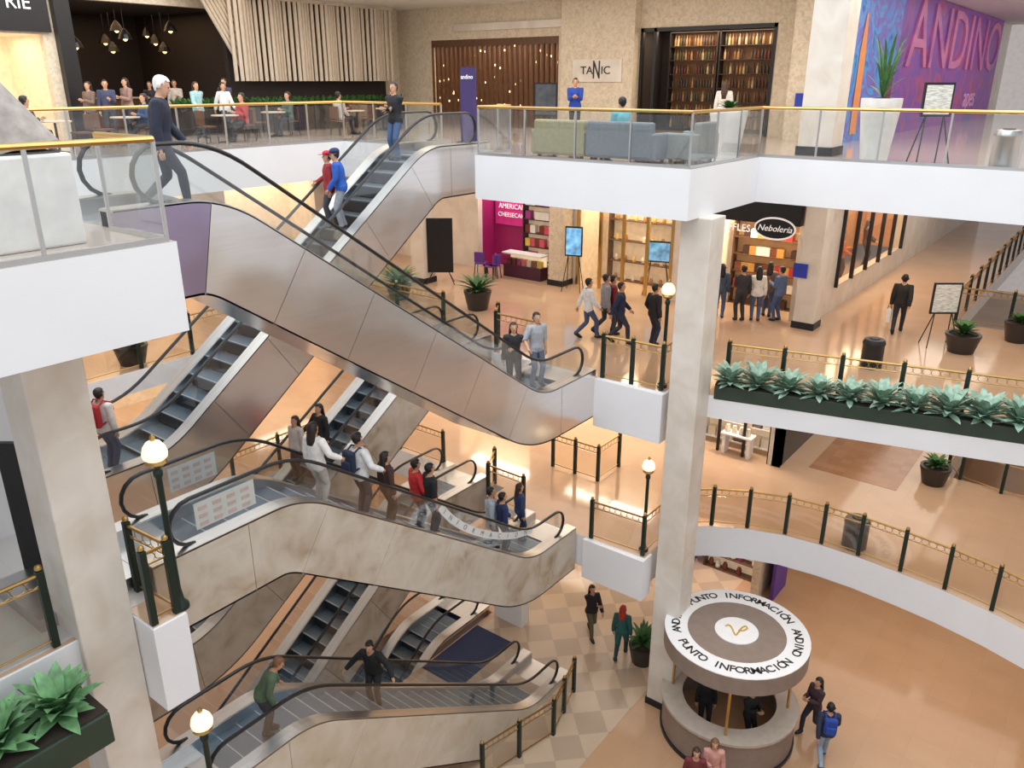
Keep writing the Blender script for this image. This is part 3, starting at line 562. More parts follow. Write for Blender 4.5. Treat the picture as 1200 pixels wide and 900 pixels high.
def smoothp(P,k=6):
    P=[Vector((p[0],p[1],0)) for p in P]; out=[]
    for i in range(len(P)-1):
        a=P[max(i-1,0)];b=P[i];c=P[i+1];d=P[min(i+2,len(P)-1)]
        for j in range(k):
            t=j/k; out.append(.5*((2*b)+(c-a)*t+(2*a-5*b+4*c-d)*t*t+(3*b-a-3*c+d)*t**3))
    return out+[P[-1]]
g.tube([kp(p) for p in smoothp([(-.27,.08),(-.2,.14),(-.13,.08),(-.07,-.08),(-.01,-.2),(.05,-.06),(.12,.14),(.2,.22),(.24,.14),(.16,.03),(.04,-.02)])],.022,6); g.build('emblem',GOLD,ks,smooth=True)
def arc_text(s,mid,rad,size,step,inward):
    n=len(s)
    for i,ch in enumerate(s):
        if ch==' ': continue
        off=(i-(n-1)/2)*step
        if inward: a=mid-off; rz=a-PI/2
        else: a=mid+off; rz=a+PI/2
        text('letter',ch,size,DTXT,ks,(K.x+rad*math.cos(a),K.y+rad*math.sin(a),K.z+2.972),(0,0,rz),bold=.014)
arc_text('PUNTO INFORMACIÓN',toc+PI,1.44,.3,.122,True); arc_text('PUNTO INFORMACIÓN',toc,1.44,.3,.122,False); arc_text('ANDINO',toc+PI*.5,1.44,.29,.118,True); arc_text('ANDINO',toc-PI*.5,1.44,.29,.118,True)
# ---------------------------------------------------------------- furniture
def sofa(label,x,y,w,col,rz=0):
    r=empty('sofa',(0,0,0),label,'sofa'); m=cm(col)
    MB().box(-w/2,w/2,-.4,.4,.08,.42).build('seat',m,r,bevel=.04); MB().box(-w/2,w/2,-.42,-.22,.1,.84).build('backrest',m,r,bevel=.05)
    for s in (-1,1): MB().box(s*w/2-.09,s*w/2+.09,-.4,.4,.08,.62).build('armrest',m,r,bevel=.04)
    for sx_ in (-1,1):
        for sy in (-1,1): MB().box(sx_*(w/2-.1)-.03,sx_*(w/2-.1)+.03,sy*.3-.03,sy*.3+.03,0,.08).build('leg',DARK,r)
    r.location=(x,y,0); r.rotation_euler.z=rz; return r
sofa('olive green sofa seen from behind the glass railing',-10.75,16.05,1.35,(158,152,118)); sofa('long grey blue sofa seen from behind the glass railing',-9.2,16.05,1.6,(112,122,132)); sofa('grey sofa near the white corner of the balcony',-8.0,16.7,.85,(128,134,134),PI/2)
def chair(label,col,group):
    r=empty('chair',(0,0,0),label,'chair',group); m=cm(col)
    MB().box(-.2,.2,-.2,.2,.43,.47).build('seat',m,r,bevel=.01); MB().box(-.2,.2,-.21,-.17,.5,.88).build('backrest',m,r,bevel=.01)
    for a in (-1,1):
        for b in (-1,1): MB().tube([(a*.21,b*.2,0),(a*.17,b*.17,.44)],.018,6).build('leg',DARK,r)
    return r
ch=chair('brown bistro chair on the restaurant terrace',(96,66,50),'terrace chairs'); tb=empty('bistro_table',(0,0,0),'small round bistro table on the restaurant terrace','table','terrace tables')
MB().lathe([(.01,.72),(.38,.72),(.38,.75),(.01,.75)]).build('tabletop',WOODL,tb); MB().lathe([(.22,0),(.22,.03),(.03,.05),(.03,.72)],seg=10).build('base',DARK,tb)
first=True
for k,y in enumerate((9.5,11.8,14.2,16.6,19.0,21.2)):
    x=-21.2-(k%2)*1.0
    if first: tb.location=(x,y,0)
    else: dup(tb,(x,y,0))
    for s in (-1,1):
        if first: ch.location=(x,y+s*.62,0); ch.rotation_euler.z=PI if s>0 else 0; first=False
        else: dup(ch,(x,y+s*.62,0),PI if s>0 else 0)
pc=chair('purple chair outside the magenta dessert shop',(104,60,150),'purple chairs')
for i,(px,py) in enumerate(((578,318),(590,322),(603,318))):
    p=hit(px,py,2,Z3); p=Vector((p.x,min(p.y,Y3-.9-.1*i),Z3))
    if i==0: pc.location=p; pc.rotation_euler.z=.4
    else: dup(pc,p,.4+i)
def stand(label,p,w,h0,h1,m,rz,name='sign_stand',cat='sign stand'):
    r=empty(name,(0,0,0),label,cat)
    f=MB().box(-w/2,w/2,-.03,.03,h0,h1).build('frame',BLACKP,r); MB().box(-w/2+.04,w/2-.04,-.04,-.03,h0+.05,h1-.05).build('sheet',m,f)
    for a in (-1,1): MB().tube([(a*w*.55,-.25,0),(a*w*.3,0,h0+.05)],.015,6).build('leg',BLACKP,r); MB().tube([(a*w*.5,.28,0),(a*w*.3,0,h0+.05)],.015,6).build('leg',BLACKP,r)
    r.location=p; r.rotation_euler.z=rz; return r
MENU=mat('menu_sheet',(214,214,206),.6,0,.35,9,stretch=(1,1,6)); SCR=mat('blue_screen',(110,170,226),.3,0,.5,5,emit=.7)
p=hit(1095,190,2,0); stand('black menu stand with a printed sheet at top right behind the glass',(p.x-.05,19.45,0),.62,.95,1.62,MENU,PSI)
p=hit(1098,405,2,Z3); stand('notice stand with a white sheet on the third floor at right',p,.75,.9,1.75,MENU,PSI)
p=hit(688,335,2,Z3); stand('tall digital screen left of the golden shop door',(p.x,Y3-.9,Z3),.6,1.2,2.2,SCR,.3,'digital_totem','screen'); p=hit(769,345,2,Z3); stand('digital screen beside the globe lamp before the golden shop',(p.x,p.y,Z3),.8,1.1,1.8,SCR,.3,'digital_totem','screen')
p=hit(517,332,2,Z3); stand('tall black blank panel stand behind the steel escalator',(p.x,min(p.y,Y3-.6),Z3),.9,.4,2.3,BLACKP,PSI,'panel_stand')
p=hit(622,150,2,0); stand('black framed display stand before the slatted shop',(-15.6,22.0,0),.75,.6,1.6,mat('dark_screen',(70,74,80),.3,0,.3,6),.3)
r=empty('banner_stand',(-15.4,18.0,0),'tall purple banner stand behind the top of the far escalator','banner'); MB().box(-15.65,-15.1,17.98,18.02,.05,2.0).build('banner',mat('banner_purple',(62,48,104),.6),r); MB().box(-15.7,-15.05,17.85,18.15,0,.05).build('foot',DARK,r); text('mark','andino',.16,WTXT,r,(-15.38,17.95,1.75))
def sheet(label,xv,px0,py0,px1,py1):
    a=hit(px0,(py0+py1)/2,0,xv); b=hit(px1,(py0+py1)/2,0,xv); c=hit((px0+px1)/2,py0,0,xv); d=hit((px0+px1)/2,py1,0,xv); h=(c.z-d.z)*.62; zc=(c.z+d.z)/2
    r=empty('notice_sheet',(xv,(a.y+b.y)/2,zc-h/2),label,'sign'); MB().box(xv-.004,xv+.004,a.y,b.y,zc-h/2,zc+h/2).build('sheet',mat('pale_sheet',(186,190,186),.6,0,.05),r); w=b.y-a.y
    for i in range(4):
        for j in range(3): MB().box(xv+.004,xv+.008,a.y+w*(.06+i*.235),a.y+w*(.2+i*.235),zc-h*.42+j*h*.3,zc-h*.27+j*h*.3).build('printed_block',mat('pale_print',(180,160,156),.6),r)
sheet('white notice sheet on the far glass at the head of the middle escalator',-11.27,196,530,254,576); sheet('white notice sheet on the near glass at the head of the middle escalator',-9.97,226,566,300,616)
# kiosk reflection in the middle escalator's near glass, modelled as a lettered band
xv=-9.978; AP=[hit(px,py,0,xv) for px,py in ((516,594),(528,607),(545,618),(565,625),(585,628),(605,627),(624,621))]
S=smoothp([(p.y,p.z) for p in AP],6); bw=.085
r=empty('lettered_band',(xv,S[18].x,S[18].y),'kiosk reflection in the middle escalator glass, modelled as a curved lettered band','sign')
up_=[];dn_=[]
for i,p in enumerate(S):
    t=(S[min(i+1,len(S)-1)]-S[max(i-1,0)]).normalized(); n=Vector((-t.y,t.x,0)); a=p+n*bw; b=p-n*bw; up_.append(Vector((xv,a.x,a.y))); dn_.append(Vector((xv,b.x,b.y)))
MB().ribbon(up_,dn_,(-.004,0,0)).build('band',mat('reflection_band',(214,216,216),.5),r)
wd='INFORMACIÓN'
for i,chh in enumerate(wd):
    k=3+int((len(S)-7)*i/(len(wd)-1)); t=S[k+1]-S[k-1]; o=text('letter',chh,.15,mat('reflection_lettering',(84,80,82),.5),r,(xv+.004,S[k].x,S[k].y),(PI/2,0,PI/2))
    o.rotation_euler=(Matrix.Rotation(math.atan2(t.y,t.x),3,'X')@Euler((PI/2,0,PI/2)).to_matrix()).to_euler(); o.scale.z=.02
def bin_(label,p,r_,h,m):
    r=empty('waste_bin',p,label,'bin'); MB().lathe([(r_,0),(r_,h*.8),(r_*1.05,h*.82),(r_*1.05,h*.86),(r_*.9,h*.98),(r_*.5,h)],p,18).build('body',m,r,smooth=True); MB().lathe([(r_*.5,h),(r_*.45,h+.02),(.01,h+.02)],p,14).build('lid',DARK,r)
bin_('round steel waste bin behind the glass railing at top right',Vector((-2.45,19.35,0)),.25,.75,STEEL2); bin_('round dark grey waste bin behind the curved brass railing',Vector((-4.0,19.35,Z2)),.3,.8,mat('bin_grey',(96,92,92),.4,.3))
p=hit(1020,430,2,Z3); bin_('round dark waste bin behind the long planter railing',Vector((p.x,p.y,Z3)),.26,.75,DARK)
for lab,px,py,yv in (('small blue square sign on the pale pier at top right',940,118,YB-1.42),('small blue square sign on the pillar right of the waffle shop',938,317,Y3-.68)):
    q=hit(px,py,1,yv); solo('wall_sign',MB().box(-.2,.2,-.03,0,-.2,.2),mat('blue_sign',(40,60,170),.4),q,lab,'sign')
solo('freestanding_panel',MB().box(-.22,.22,-.04,.04,0,2.15),BLACKP,(-11.5,3.8,Z3+.006),'dark narrow freestanding panel left of the left stone column','panel',rz=PSI)
# ---------------------------------------------------------------- people
PEOPLE=[]
ARM={'down':(.25,.03,.83),'fwd':(.22,.26,.95),'back':(.23,-.22,.88),'cross':(-.07,.21,1.17),'phone':(.07,.3,1.2),'rail':(.36,.24,1.02),'up':(.2,.3,1.3),'pocket':(.21,.08,.93),'out':(.52,.2,1.05),'lap':(.1,.3,1.0),'strap':(.13,.16,1.3)}
def person(label,loc,ang,h=1.7,top=(40,40,50),bot=(46,52,76),hair=(30,22,18),skin=(205,156,126),st='stand',arms=('down','down'),lean=0,long=0,coat=0,slv=1,shoe=(34,30,30),cap=None,fem=0,nod=0):
    a=math.radians(ang); d=fh*math.cos(a)+RT*math.sin(a)
    s=dict(label=label,loc=Vector(loc),rz=math.atan2(-d.x,d.y),h=h,top=top,bot=bot,hair=hair,skin=skin,st=st,arms=arms,lean=math.radians(lean),long=long,coat=coat,slv=slv,shoe=shoe,cap=cap,fem=fem,nod=nod)
    PEOPLE.append(s); return s
def world(s,p):
    return s['loc']+Matrix.Rotation(s['rz'],3,'Z')@(Vector(p)*s['h']/1.75)
def ik(a,b,l1,l2,pole):
    d=b-a; L=min(d.length,l1+l2-.004); u=d.normalized(); b=a+u*L; k=(l1*l1-l2*l2+L*L)/(2*L); hh=math.sqrt(max(0,l1*l1-k*k)); q=pole-u*pole.dot(u); q.normalize(); return a+u*k+q*hh,b
def skeleton(s):
    V=Vector; sit=s['st']=='sit'; walk=s['st']=='walk'; dz=-.39 if sit else (-.035 if walk else -.005)
    pel=V((0,0,.93+dz)); R=Matrix.Rotation(-s['lean'],3,'X'); T=lambda x,y,z: pel+R@V((x,y,z-.93))
    f=s['fem']; sw=.165 if f else .185; B=MB(); SG=[]
    def er(c,ax,ay,n=14): return [c+ax*math.cos(2*PI*k/n)+ay*math.sin(2*PI*k/n) for k in range(n)]
    ex=V((1,0,0)); ey=R@V((0,1,0))
    tr=[(.84,.10,.08),(.88,.155,.105),(.95,.168 if not f else .172,.12),(1.06,.148 if not f else .13,.105),(1.2,.165 if not f else .145,.115),(1.31,.178 if not f else .155,.12),(1.39,.165 if not f else .145,.098),(1.44,.115,.078),(1.47,.064,.062)]
    B.rings([er(T(0,0,z),ex*a,ey*b) for z,a,b in tr])
    N=Matrix.Rotation(-s['nod'],3,'X')@R; hb=T(0,0,1.50); Hh=lambda x,y,z: hb+N@V((x,y,z-1.50)); hy=N@V((0,1,0))
    B.rings([er(T(0,0,1.43),ex*.06,ey*.06,10),er(Hh(0,.01,1.5),ex*.054,hy*.056,10),er(Hh(0,.015,1.58),ex*.05,hy*.055,10)])
    hr=[(1.508,.025,.03,.058),(1.525,.045,.055,.04),(1.555,.06,.08,.02),(1.595,.069,.092,.008),(1.64,.075,.1,0),(1.68,.076,.1,-.004),(1.715,.064,.086,-.006),(1.74,.04,.056,-.006),(1.75,.012,.016,-.006)]
    B.rings([er(Hh(0,cy,z),ex*a,hy*b) for z,a,b,cy in hr])
    B.tube([Hh(0,.09,1.66),Hh(0,.106,1.635),Hh(0,.118,1.61),Hh(0,.095,1.598)],[.01,.014,.019,.012],8)
    for k in (-1,1): B.tube([Hh(k*.07,-.012,1.655),Hh(k*.088,-.018,1.635),Hh(k*.078,-.008,1.6)],[.012,.018,.01],6)
    SG+=[('head',Hh(0,0,1.57),Hh(0,0,1.69),.09),('neck',T(0,0,1.47),Hh(0,0,1.515),.055),('torso',T(-.07,0,1.04),T(-.07,0,1.34),.11),('torso',T(.07,0,1.04),T(.07,0,1.34),.11),('hips',T(-.06,0,.93),T(.06,0,.93),.12)]
    hands=[]
    for k,nm in ((1,s['arms'][0]),(-1,s['arms'][1])):
        shd=T(k*sw,0,1.405); t=ARM[nm]; w=T(k*t[0],t[1],t[2]); 
        el,w=ik(shd,w,.29,.255,V((k*.5,-1,-.4)))
        B.tube([T(k*.1,0,1.39),shd,(shd+el)/2,el,(el+w)/2,w],[.06,.062,.052,.043,.04,.029],10)
        d=(w-el).normalized(); l=d.cross(V((1,0,0))); 
        if l.length<.2: l=V((0,1,0))
        l.normalize(); B.tube([w-d*.01,w+d*.045,w+d*.09],[.03,.042,.036],10,fl=.55)
        SG+=[('uarm',shd,el,.048),('farm',el,w,.035),('hand',w+d*.02,w+d*.12,.035)]; hands.append((w,d,l,k))
    for k in (1,-1):
        hip=T(k*.088,0,.9) if not sit else V((k*.09,0,.9+dz))
        if sit: an=V((k*.1,.46,.085)); toe=.0
        elif walk: an=V((k*.085,.25 if k>0 else -.3,.085 if k>0 else .16)); toe=0 if k>0 else -.09
        else: an=V((k*.1,(-.01 if k>0 else .05),.085)); toe=0
        kn,an=ik(hip,an,.425,.42,V((k*.08,1,.3 if sit else 0)))
        B.tube([hip+V((0,0,.06)),hip,(hip+kn)/2,kn,(kn*.6+an*.4),an],[.09,.092,.074,.056,.054,.038],12)
        B.tube([an+V((0,0,.03)),an+V((0,-.02,-.02)),an+V((0,.05,-.04+toe*.4)),an+V((0,.13,-.055+toe)),an+V((0,.17,-.058+toe))],[.042,.05,.046,.036,.022],10)
        SG+=[('thigh',hip,kn,.075),('shin',kn,an+V((0,0,.02)),.048),('foot',an+V((0,-.01,-.04)),an+V((0,.15,-.05+toe)),.04)]
    return B,SG,hands,T,Hh,N,hb
raws=[]
def finish_people():
    for s in PEOPLE:
        sk=skeleton(s); o=sk[0].build('raw',mat('tmp',(128,128,128))); m=o.modifiers.new('r','REMESH'); m.mode='VOXEL'; m.voxel_size=.0165; q=o.modifiers.new('s','SMOOTH'); q.factor=.5; q.iterations=3; raws.append((s,sk,o))
    bpy.context.view_layer.update(); dg=bpy.context.evaluated_depsgraph_get()
    for s,sk,o in raws:
        me=bpy.data.meshes.new_from_object(o.evaluated_get(dg)); B,SG,hands,T,Hh,N,hb=sk; sc_=s['h']/1.75
        nv=len(me.vertices); co=np.empty(nv*3); me.vertices.foreach_get('co',co); co=co.reshape(-1,3); no=np.empty(nv*3); me.vertices.foreach_get('normal',no); no=no.reshape(-1,3)
        fs=[list(p.vertices) for p in me.polygons]; fc=np.array([co[f].mean(0) for f in fs])
        best=np.full(len(fc),9.0); lab=np.zeros(len(fc),int)
        for i,(nm,a,b,r_) in enumerate(SG):
            a=np.array(a);b=np.array(b);ab=b-a;t=np.clip(((fc-a)@ab)/max(1e-9,ab@ab),0,1); d=np.linalg.norm(fc-(a+t[:,None]*ab),axis=1)-r_; k=d<best; best[k]=d[k]; lab[k]=i
        names=np.array([SG[i][0] for i in lab])
        root=empty('person',(0,0,0),s['label'],'person')
        def shell(name,mask,off,m,extra=None):
            idx=np.nonzero(mask)[0]; mp={}; vs=[]; ff=[]
            for i in idx:
                q=[]
                for v in fs[i]:
                    if v not in mp: mp[v]=len(vs); vs.append(tuple((co[v]+no[v]*off)*sc_))
                    q.append(mp[v])
                ff.append(q)
            if extra:
                k=len(vs); vs+=[tuple(Vector(v)*sc_) for v in extra.v]; ff+=[[j+k for j in f] for f in extra.f]
            if not ff: return
            m2=bpy.data.meshes.new(name); m2.from_pydata(vs,[],ff); m2.materials.append(m); m2.polygons.foreach_set('use_smooth',[True]*len(ff)); ob=bpy.data.objects.new(name,m2); C.objects.link(ob); ob.parent=root
        ex=MB()
        for w,d,l,k in hands:
            pn=l.cross(d).normalized(); pn=pn if pn.x*k<0 else -pn
            for j,(off,L) in enumerate(((-.028,.06),(-.009,.075),(.01,.08),(.028,.07))):
                b=w+d*.085+l*off; ex.tube([b-d*.02,b+d*L*.45+pn*.008,b+d*L*.8+pn*.03,b+d*L*.9+pn*.045],[.0095,.009,.008,.006],6)
            b=w+d*.03+l*.03; ex.tube([b,b+l*.025+d*.03+pn*.01,b+l*.03+d*.06+pn*.022],[.012,.0105,.008],6)
        eye=MB(); 
        for k in (-1,1): c=Hh(k*.031,.092,1.638); eye.lathe([(.001,-.009),(.01,-.004),(.01,.004),(.001,.009)],c,6)
        lip=MB(); c=Hh(0,.098,1.567); lip.tube([c+Vector((-.022,-.008,0)),c,c+Vector((.022,-.008,0))],[.004,.008,.004],6)
        vs=[tuple(v*sc_) for v in co]; ff=list(fs); mi=[0]*len(ff)
        for g,k in ((ex,0),(eye,1),(lip,2)):
            n=len(vs); vs+=[tuple(Vector(v)*sc_) for v in g.v]; ff+=[[j+n for j in f] for f in g.f]; mi+=[k]*len(g.f)
        bme=bpy.data.meshes.new('body'); bme.from_pydata(vs,[],ff)
        for m in (mat('skin_%d_%d_%d'%s['skin'],s['skin'],.55,0,.04),mat('eye_dark',(30,24,22),.3),mat('lips',(150,80,76),.5)): bme.materials.append(m)
        bme.polygons.foreach_set('material_index',mi); bme.polygons.foreach_set('use_smooth',[True]*len(ff)); ob=bpy.data.objects.new('body',bme); C.objects.link(ob); ob.parent=root
        legs=np.isin(names,['hips','thigh','shin']); tp=np.isin(names,['torso','uarm','hips']+(['farm'] if s['slv'] else []))
        if s['coat']: tp|=(names=='thigh')
        shell('trousers',legs,.012,cm(s['bot'])); shell('jacket' if s['slv'] else 'shirt',tp,.024,cm(s['top']))
        ft=names=='foot'; shell('shoe',ft&(fc[:,0]>0),.01,cm(s['shoe'],.5)); shell('shoe',ft&(fc[:,0]<=0),.01,cm(s['shoe'],.5))
        Ni=np.array(N.inverted()); q=(fc-np.array(hb))@Ni.T; hz=q[:,2]+1.5; hy=q[:,1]
        hm=(names=='head')&((hz>1.705)|((hy<.035)&(hz>1.66))|((hy<-.0)&(hz>1.6 if not s['long'] else hz>1.53))|((hy<-.03)&(hz>1.55)))
        ext=None
        if s['long']:
            ext=MB(); ext.rings([[Hh(0,cy,z)+N@Vector((a*math.cos(t),b*math.sin(t),0)) for t in [2*PI*i/12 for i in range(12)]] for z,a,b,cy in ((1.74,.03,.03,-.05),(1.68,.088,.06,-.055),(1.6,.096,.058,-.06),(1.5,.1,.05,-.075),(1.42,.1,.045,-.095),(1.34 if s['long']==1 else 1.24,.07,.03,-.12))])
        if s['cap']:
            cp=MB(); cp.rings([[Hh(0,-.004,z)+N@Vector((a*math.cos(t),a*1.28*math.sin(t),0)) for t in [2*PI*i/14 for i in range(14)]] for z,a in ((1.675,.09),(1.72,.088),(1.755,.07),(1.775,.03))]); cp.rings([[Hh(0,y,1.685)+N@Vector((a*math.cos(t),.012,.008*math.sin(t))) for t in [2*PI*i/8 for i in range(8)]] for y,a in ((.06,.078),(.14,.07),(.19,.03))])
            shell('cap',np.zeros(len(fc),bool),0,cm(s['cap']),cp)
        shell('hair',hm,.012,cm(s['hair'],.5),ext)
        root.location=s['loc']; root.rotation_euler.z=s['rz']; bpy.data.objects.remove(o); bpy.data.meshes.remove(me)
def backpack(s,label,col):
    r=empty('backpack',(0,0,0),label,'backpack'); m=cm(col)
    MB().box(-.15,.15,-.13,.0,-.2,.24).build('body',m,r,bevel=.05); MB().box(-.12,.12,-.18,-.12,-.17,.05).build('pocket',m,r,bevel=.03)
    for k in (-1,1): MB().tube([(k*.1,-.01,.2),(k*.11,.1,.27),(k*.12,.24,.2),(k*.13,.27,.05),(k*.13,.18,-.1),(k*.12,0,-.15)],.018,6).build('strap',m,r)
    r.location=world(s,(0,-.15,1.22)); r.rotation_euler.z=s['rz']
def fl(px,py,z): p=hit(px,py,2,z); return Vector((p.x,p.y,z))
def esc(key,px,dx=0):
    xc,f,y0,y1=ESC[key]; best=None; y=y0+.2
    while y<y1-.2:
        e=abs(proj((xc+dx,y,f(y)+.9))[0]-px)
        if best is None or e<best[0]: best=(e,y)
        y+=.02
    y=best[1]
    if y0+1<y<y1-.9: y=y0+1+round((y-y0-1)/.4)*.4
    return Vector((xc+dx,y,f(y)+.005))
JN=(70,92,130); LJ=(150,168,190)
person('white haired man in a dark suit at the top of the steel escalator',Vector((-10.48,6.0,.0)),75,1.76,(38,42,60),(40,44,58),(226,224,220),(214,168,140),'walk',('down','fwd'),6,nod=.25)
person('man in black jacket and jeans with crossed arms near the top of the far escalator',esc('F1',458,-.1),215,1.76,(34,34,40),JN,(34,28,26),st='stand',arms=('cross','cross'))
person('man in bright blue jacket and navy cap riding the far escalator',esc('F1',396,.15),262,1.74,(36,86,176),(150,156,166),cap=(40,50,96),arms=('rail','fwd'),lean=8)
person('person in red cap half hidden behind the blue jacketed man',esc('F1',380,-.25),250,1.66,(150,40,50),(60,60,70),cap=(190,40,44),arms=('rail','down'))
person('man in blue top standing before the stone pier',Vector((-14.9,22.6,0)),185,1.74,(34,70,170),(40,40,50),arms=('phone','phone'))
person('woman with long hair standing before the wine shop',Vector((-10.2,23.2,0)),20,1.66,(226,220,212),(60,54,60),(70,46,30),long=2,fem=1)
person('person in teal shirt sitting on the grey blue sofa',Vector((-9.4,16.1,.01)),330,1.7,(110,180,190),(60,60,70),st='sit',arms=('lap','lap'))
person('woman in pale teal top walking past the restaurant',Vector((-23.6,14.9,0)),120,1.66,(150,190,196),(60,66,84),(60,40,30),long=1,fem=1,st='walk',arms=('fwd','back')); person('woman in white top beside the woman in pale teal',Vector((-23.4,15.7,0)),130,1.64,(226,226,226),(40,44,60),(40,28,22),long=1,fem=1,st='walk',arms=('back','fwd'))
for i,(x,y,c) in enumerate(((-21.2,8.9,(60,60,70)),(-22.2,12.4,(40,70,110)),(-21.2,14.8,(170,60,60)),(-22.2,17.2,(70,90,80)),(-21.2,18.4,(190,190,186)),(-22.2,21.8,(50,46,52)))):
    d=['grey','navy','red','green','white','charcoal'][i]; person('diner in %s top seated at a terrace table'%d,Vector((x,y,.01)),math.degrees(PSI)+(0 if y<[9.5,11.8,14.2,16.6,19,21.2][i] else 180),1.7,c,(50,50,60),st='sit',arms=('lap','phone'),fem=i%2,long=i%2)
for i,(px,x,c,a,l) in enumerate(((106,-25.0,(120,100,90),200,1),(126,-24.6,(60,64,90),150,0),(150,-25.2,(150,120,110),210,1),(178,-27.5,(40,40,44),180,0),(207,-27.0,(200,190,180),160,1),(265,-24.3,(70,70,90),200,0))):
    q=hit(px,120,0,x); person('guest in %s top standing by the dark restaurant entrance'%['brown','indigo','rose','black','cream','slate'][i],Vector((x,q.y,0)),a,1.64+.05*(i%3),c,(46,46,56),(40,28,22),long=l,fem=l,arms=('down','phone'))
# third floor
person('man in white shirt and pale trousers walking on the third floor',fl(688,396,Z3),75,1.74,(232,232,232),(70,84,120),st='walk',arms=('fwd','back')); person('man in grey jacket walking behind the globe lamp landing',fl(708,392,Z3),80,1.78,(150,150,156),(60,62,74),st='walk',arms=('down','fwd')); person('man in navy jacket beside the grey jacketed man',fl(725,402,Z3),100,1.74,(34,42,72),(46,50,66),st='walk',arms=('back','fwd')); person('person in dark red top behind the navy jacketed man',fl(716,390,Z3),80,1.68,(130,40,44),(40,40,50),arms=('down','down'))
person('person in black by the globe lamp on the upper landing',fl(764,404,Z3),60,1.7,(36,34,36),(44,46,58),arms=('down','pocket'))
person('woman in black top at the foot of the steel escalator',esc('E1',606,.2),170,1.64,(34,32,34),(40,44,60),(40,26,20),long=1,fem=1,arms=('down','cross')); person('bearded man in grey shirt at the foot of the steel escalator',esc('E1',630,-.05),150,1.78,(164,166,172),(90,100,120),slv=0,arms=('rail','down'))
for i,(px,py,c,b,a,l) in enumerate(((842,372,(70,84,104),JN,20,1),(866,376,(52,50,54),(50,50,56),-10,0),(884,376,(228,222,214),JN,10,1),(897,371,(120,104,96),JN,30,1),(910,376,(90,110,150),JN,-40,0))):
    person('customer in %s top queueing before the waffle shop'%['slate','charcoal','white','taupe','blue'][i],fl(px,py,Z3),a,1.66+.04*(i%2),c,b,long=l,fem=l,arms=('down','phone'))
bl=person('man in black jacket walking away along the right corridor',fl(1050,390,Z3),30,1.74,(38,36,36),(44,46,56),st='walk',arms=('back','down'))
r=empty('shopping_bag',(0,0,0),'white shopping bag carried by the man in the right corridor','bag'); MB().box(-.14,.14,-.06,.06,-.36,0).build('body',mat('paper_white',(236,232,228),.7),r)
for k in (-1,1): MB().tube([(-.07,k*.05,0),(-.06,k*.04,.1),(.06,k*.04,.1),(.07,k*.05,0)],.006,5).build('handle',BLACK,r)
r.location=world(bl,(-.27,.06,.66)); r.rotation_euler.z=bl['rz']+PI/2
person('diner in orange top behind the corridor window',Vector((-7.75,28.2,Z3+.35)),110,1.7,(216,120,60),(60,50,50),arms=('lap','phone')); person('diner in dark top farther along the corridor window',Vector((-7.75,31.2,Z3+.35)),120,1.7,(70,50,46),(60,50,50),arms=('lap','lap'),fem=1,long=1)
bp=person('person in white and red jacket at the foot of the far escalator at left',esc('F1',130,.2),20,1.62,(220,210,206),(54,64,100),(40,28,24),arms=('down','down')); backpack(bp,'small red backpack worn by the person at far left',(170,40,44))
# E2 and F2
person('woman in dark coat with long hair on the half hidden escalator',esc('F2',374,.2),215,1.66,(32,28,30),(40,40,50),(28,20,18),long=2,fem=1,arms=('rail','down')); person('woman in white top on the half hidden escalator',esc('F2',356,-.2),215,1.64,(206,196,190),(60,50,50),(50,34,26),long=1,fem=1)
person('woman with dark hair in white blouse at the head of the middle escalator',esc('E2',378,.2),30,1.66,(236,232,228),(200,196,190),(40,26,20),long=1,fem=1,arms=('rail','down'))
w=person('man in white shirt with a backpack on the middle escalator',esc('E2',418,-.1),40,1.8,(236,236,236),(70,70,80),(40,32,28),arms=('rail','strap')); backpack(w,'navy backpack worn by the man in white shirt',(40,48,72))
person('woman in dark brown top on the middle escalator',esc('E2',457,.2),50,1.62,(70,46,40),(40,40,46),(34,24,20),long=1,fem=1); person('man in red shirt on the middle escalator',esc('E2',492,-.2),60,1.72,(200,44,48),(60,60,70),(30,24,22),arms=('rail','down')); person('man in black shirt on the middle escalator',esc('E2',510,.2),60,1.74,(30,30,34),(40,40,48),(28,22,20),slv=0,arms=('down','rail'))
person('man in pale grey jacket near the foot of the middle escalator',esc('E2',573,-.15),80,1.74,(176,186,194),(80,90,110),arms=('down','down')); w=person('man in navy jacket near the foot of the middle escalator',esc('E2',592,.2),70,1.72,(34,48,92),(44,50,74),(26,22,22),arms=('down','fwd')); person('woman in dark blue beside the navy jacketed man',esc('E2',608,-.2),70,1.62,(50,64,104),(44,50,74),(60,40,30),long=1,fem=1)
# lower left
person('person in green sweater leaning on the handrail at bottom left',esc('E3',308,.15),80,1.7,(84,104,80),(60,60,66),(120,80,50),lean=30,arms=('fwd','rail')); person('man in black on the lowest escalator with arms spread to the handrails',esc('E3',437,-.1),195,1.74,(30,30,32),(44,44,50),(26,20,18),arms=('out','out'),lean=10)
person('person in dark maroon jacket at the bottom left landing',Vector((-10.6,4.2,Z2)),60,1.68,(84,40,50),(40,36,44),(30,24,22),arms=('down','down'))
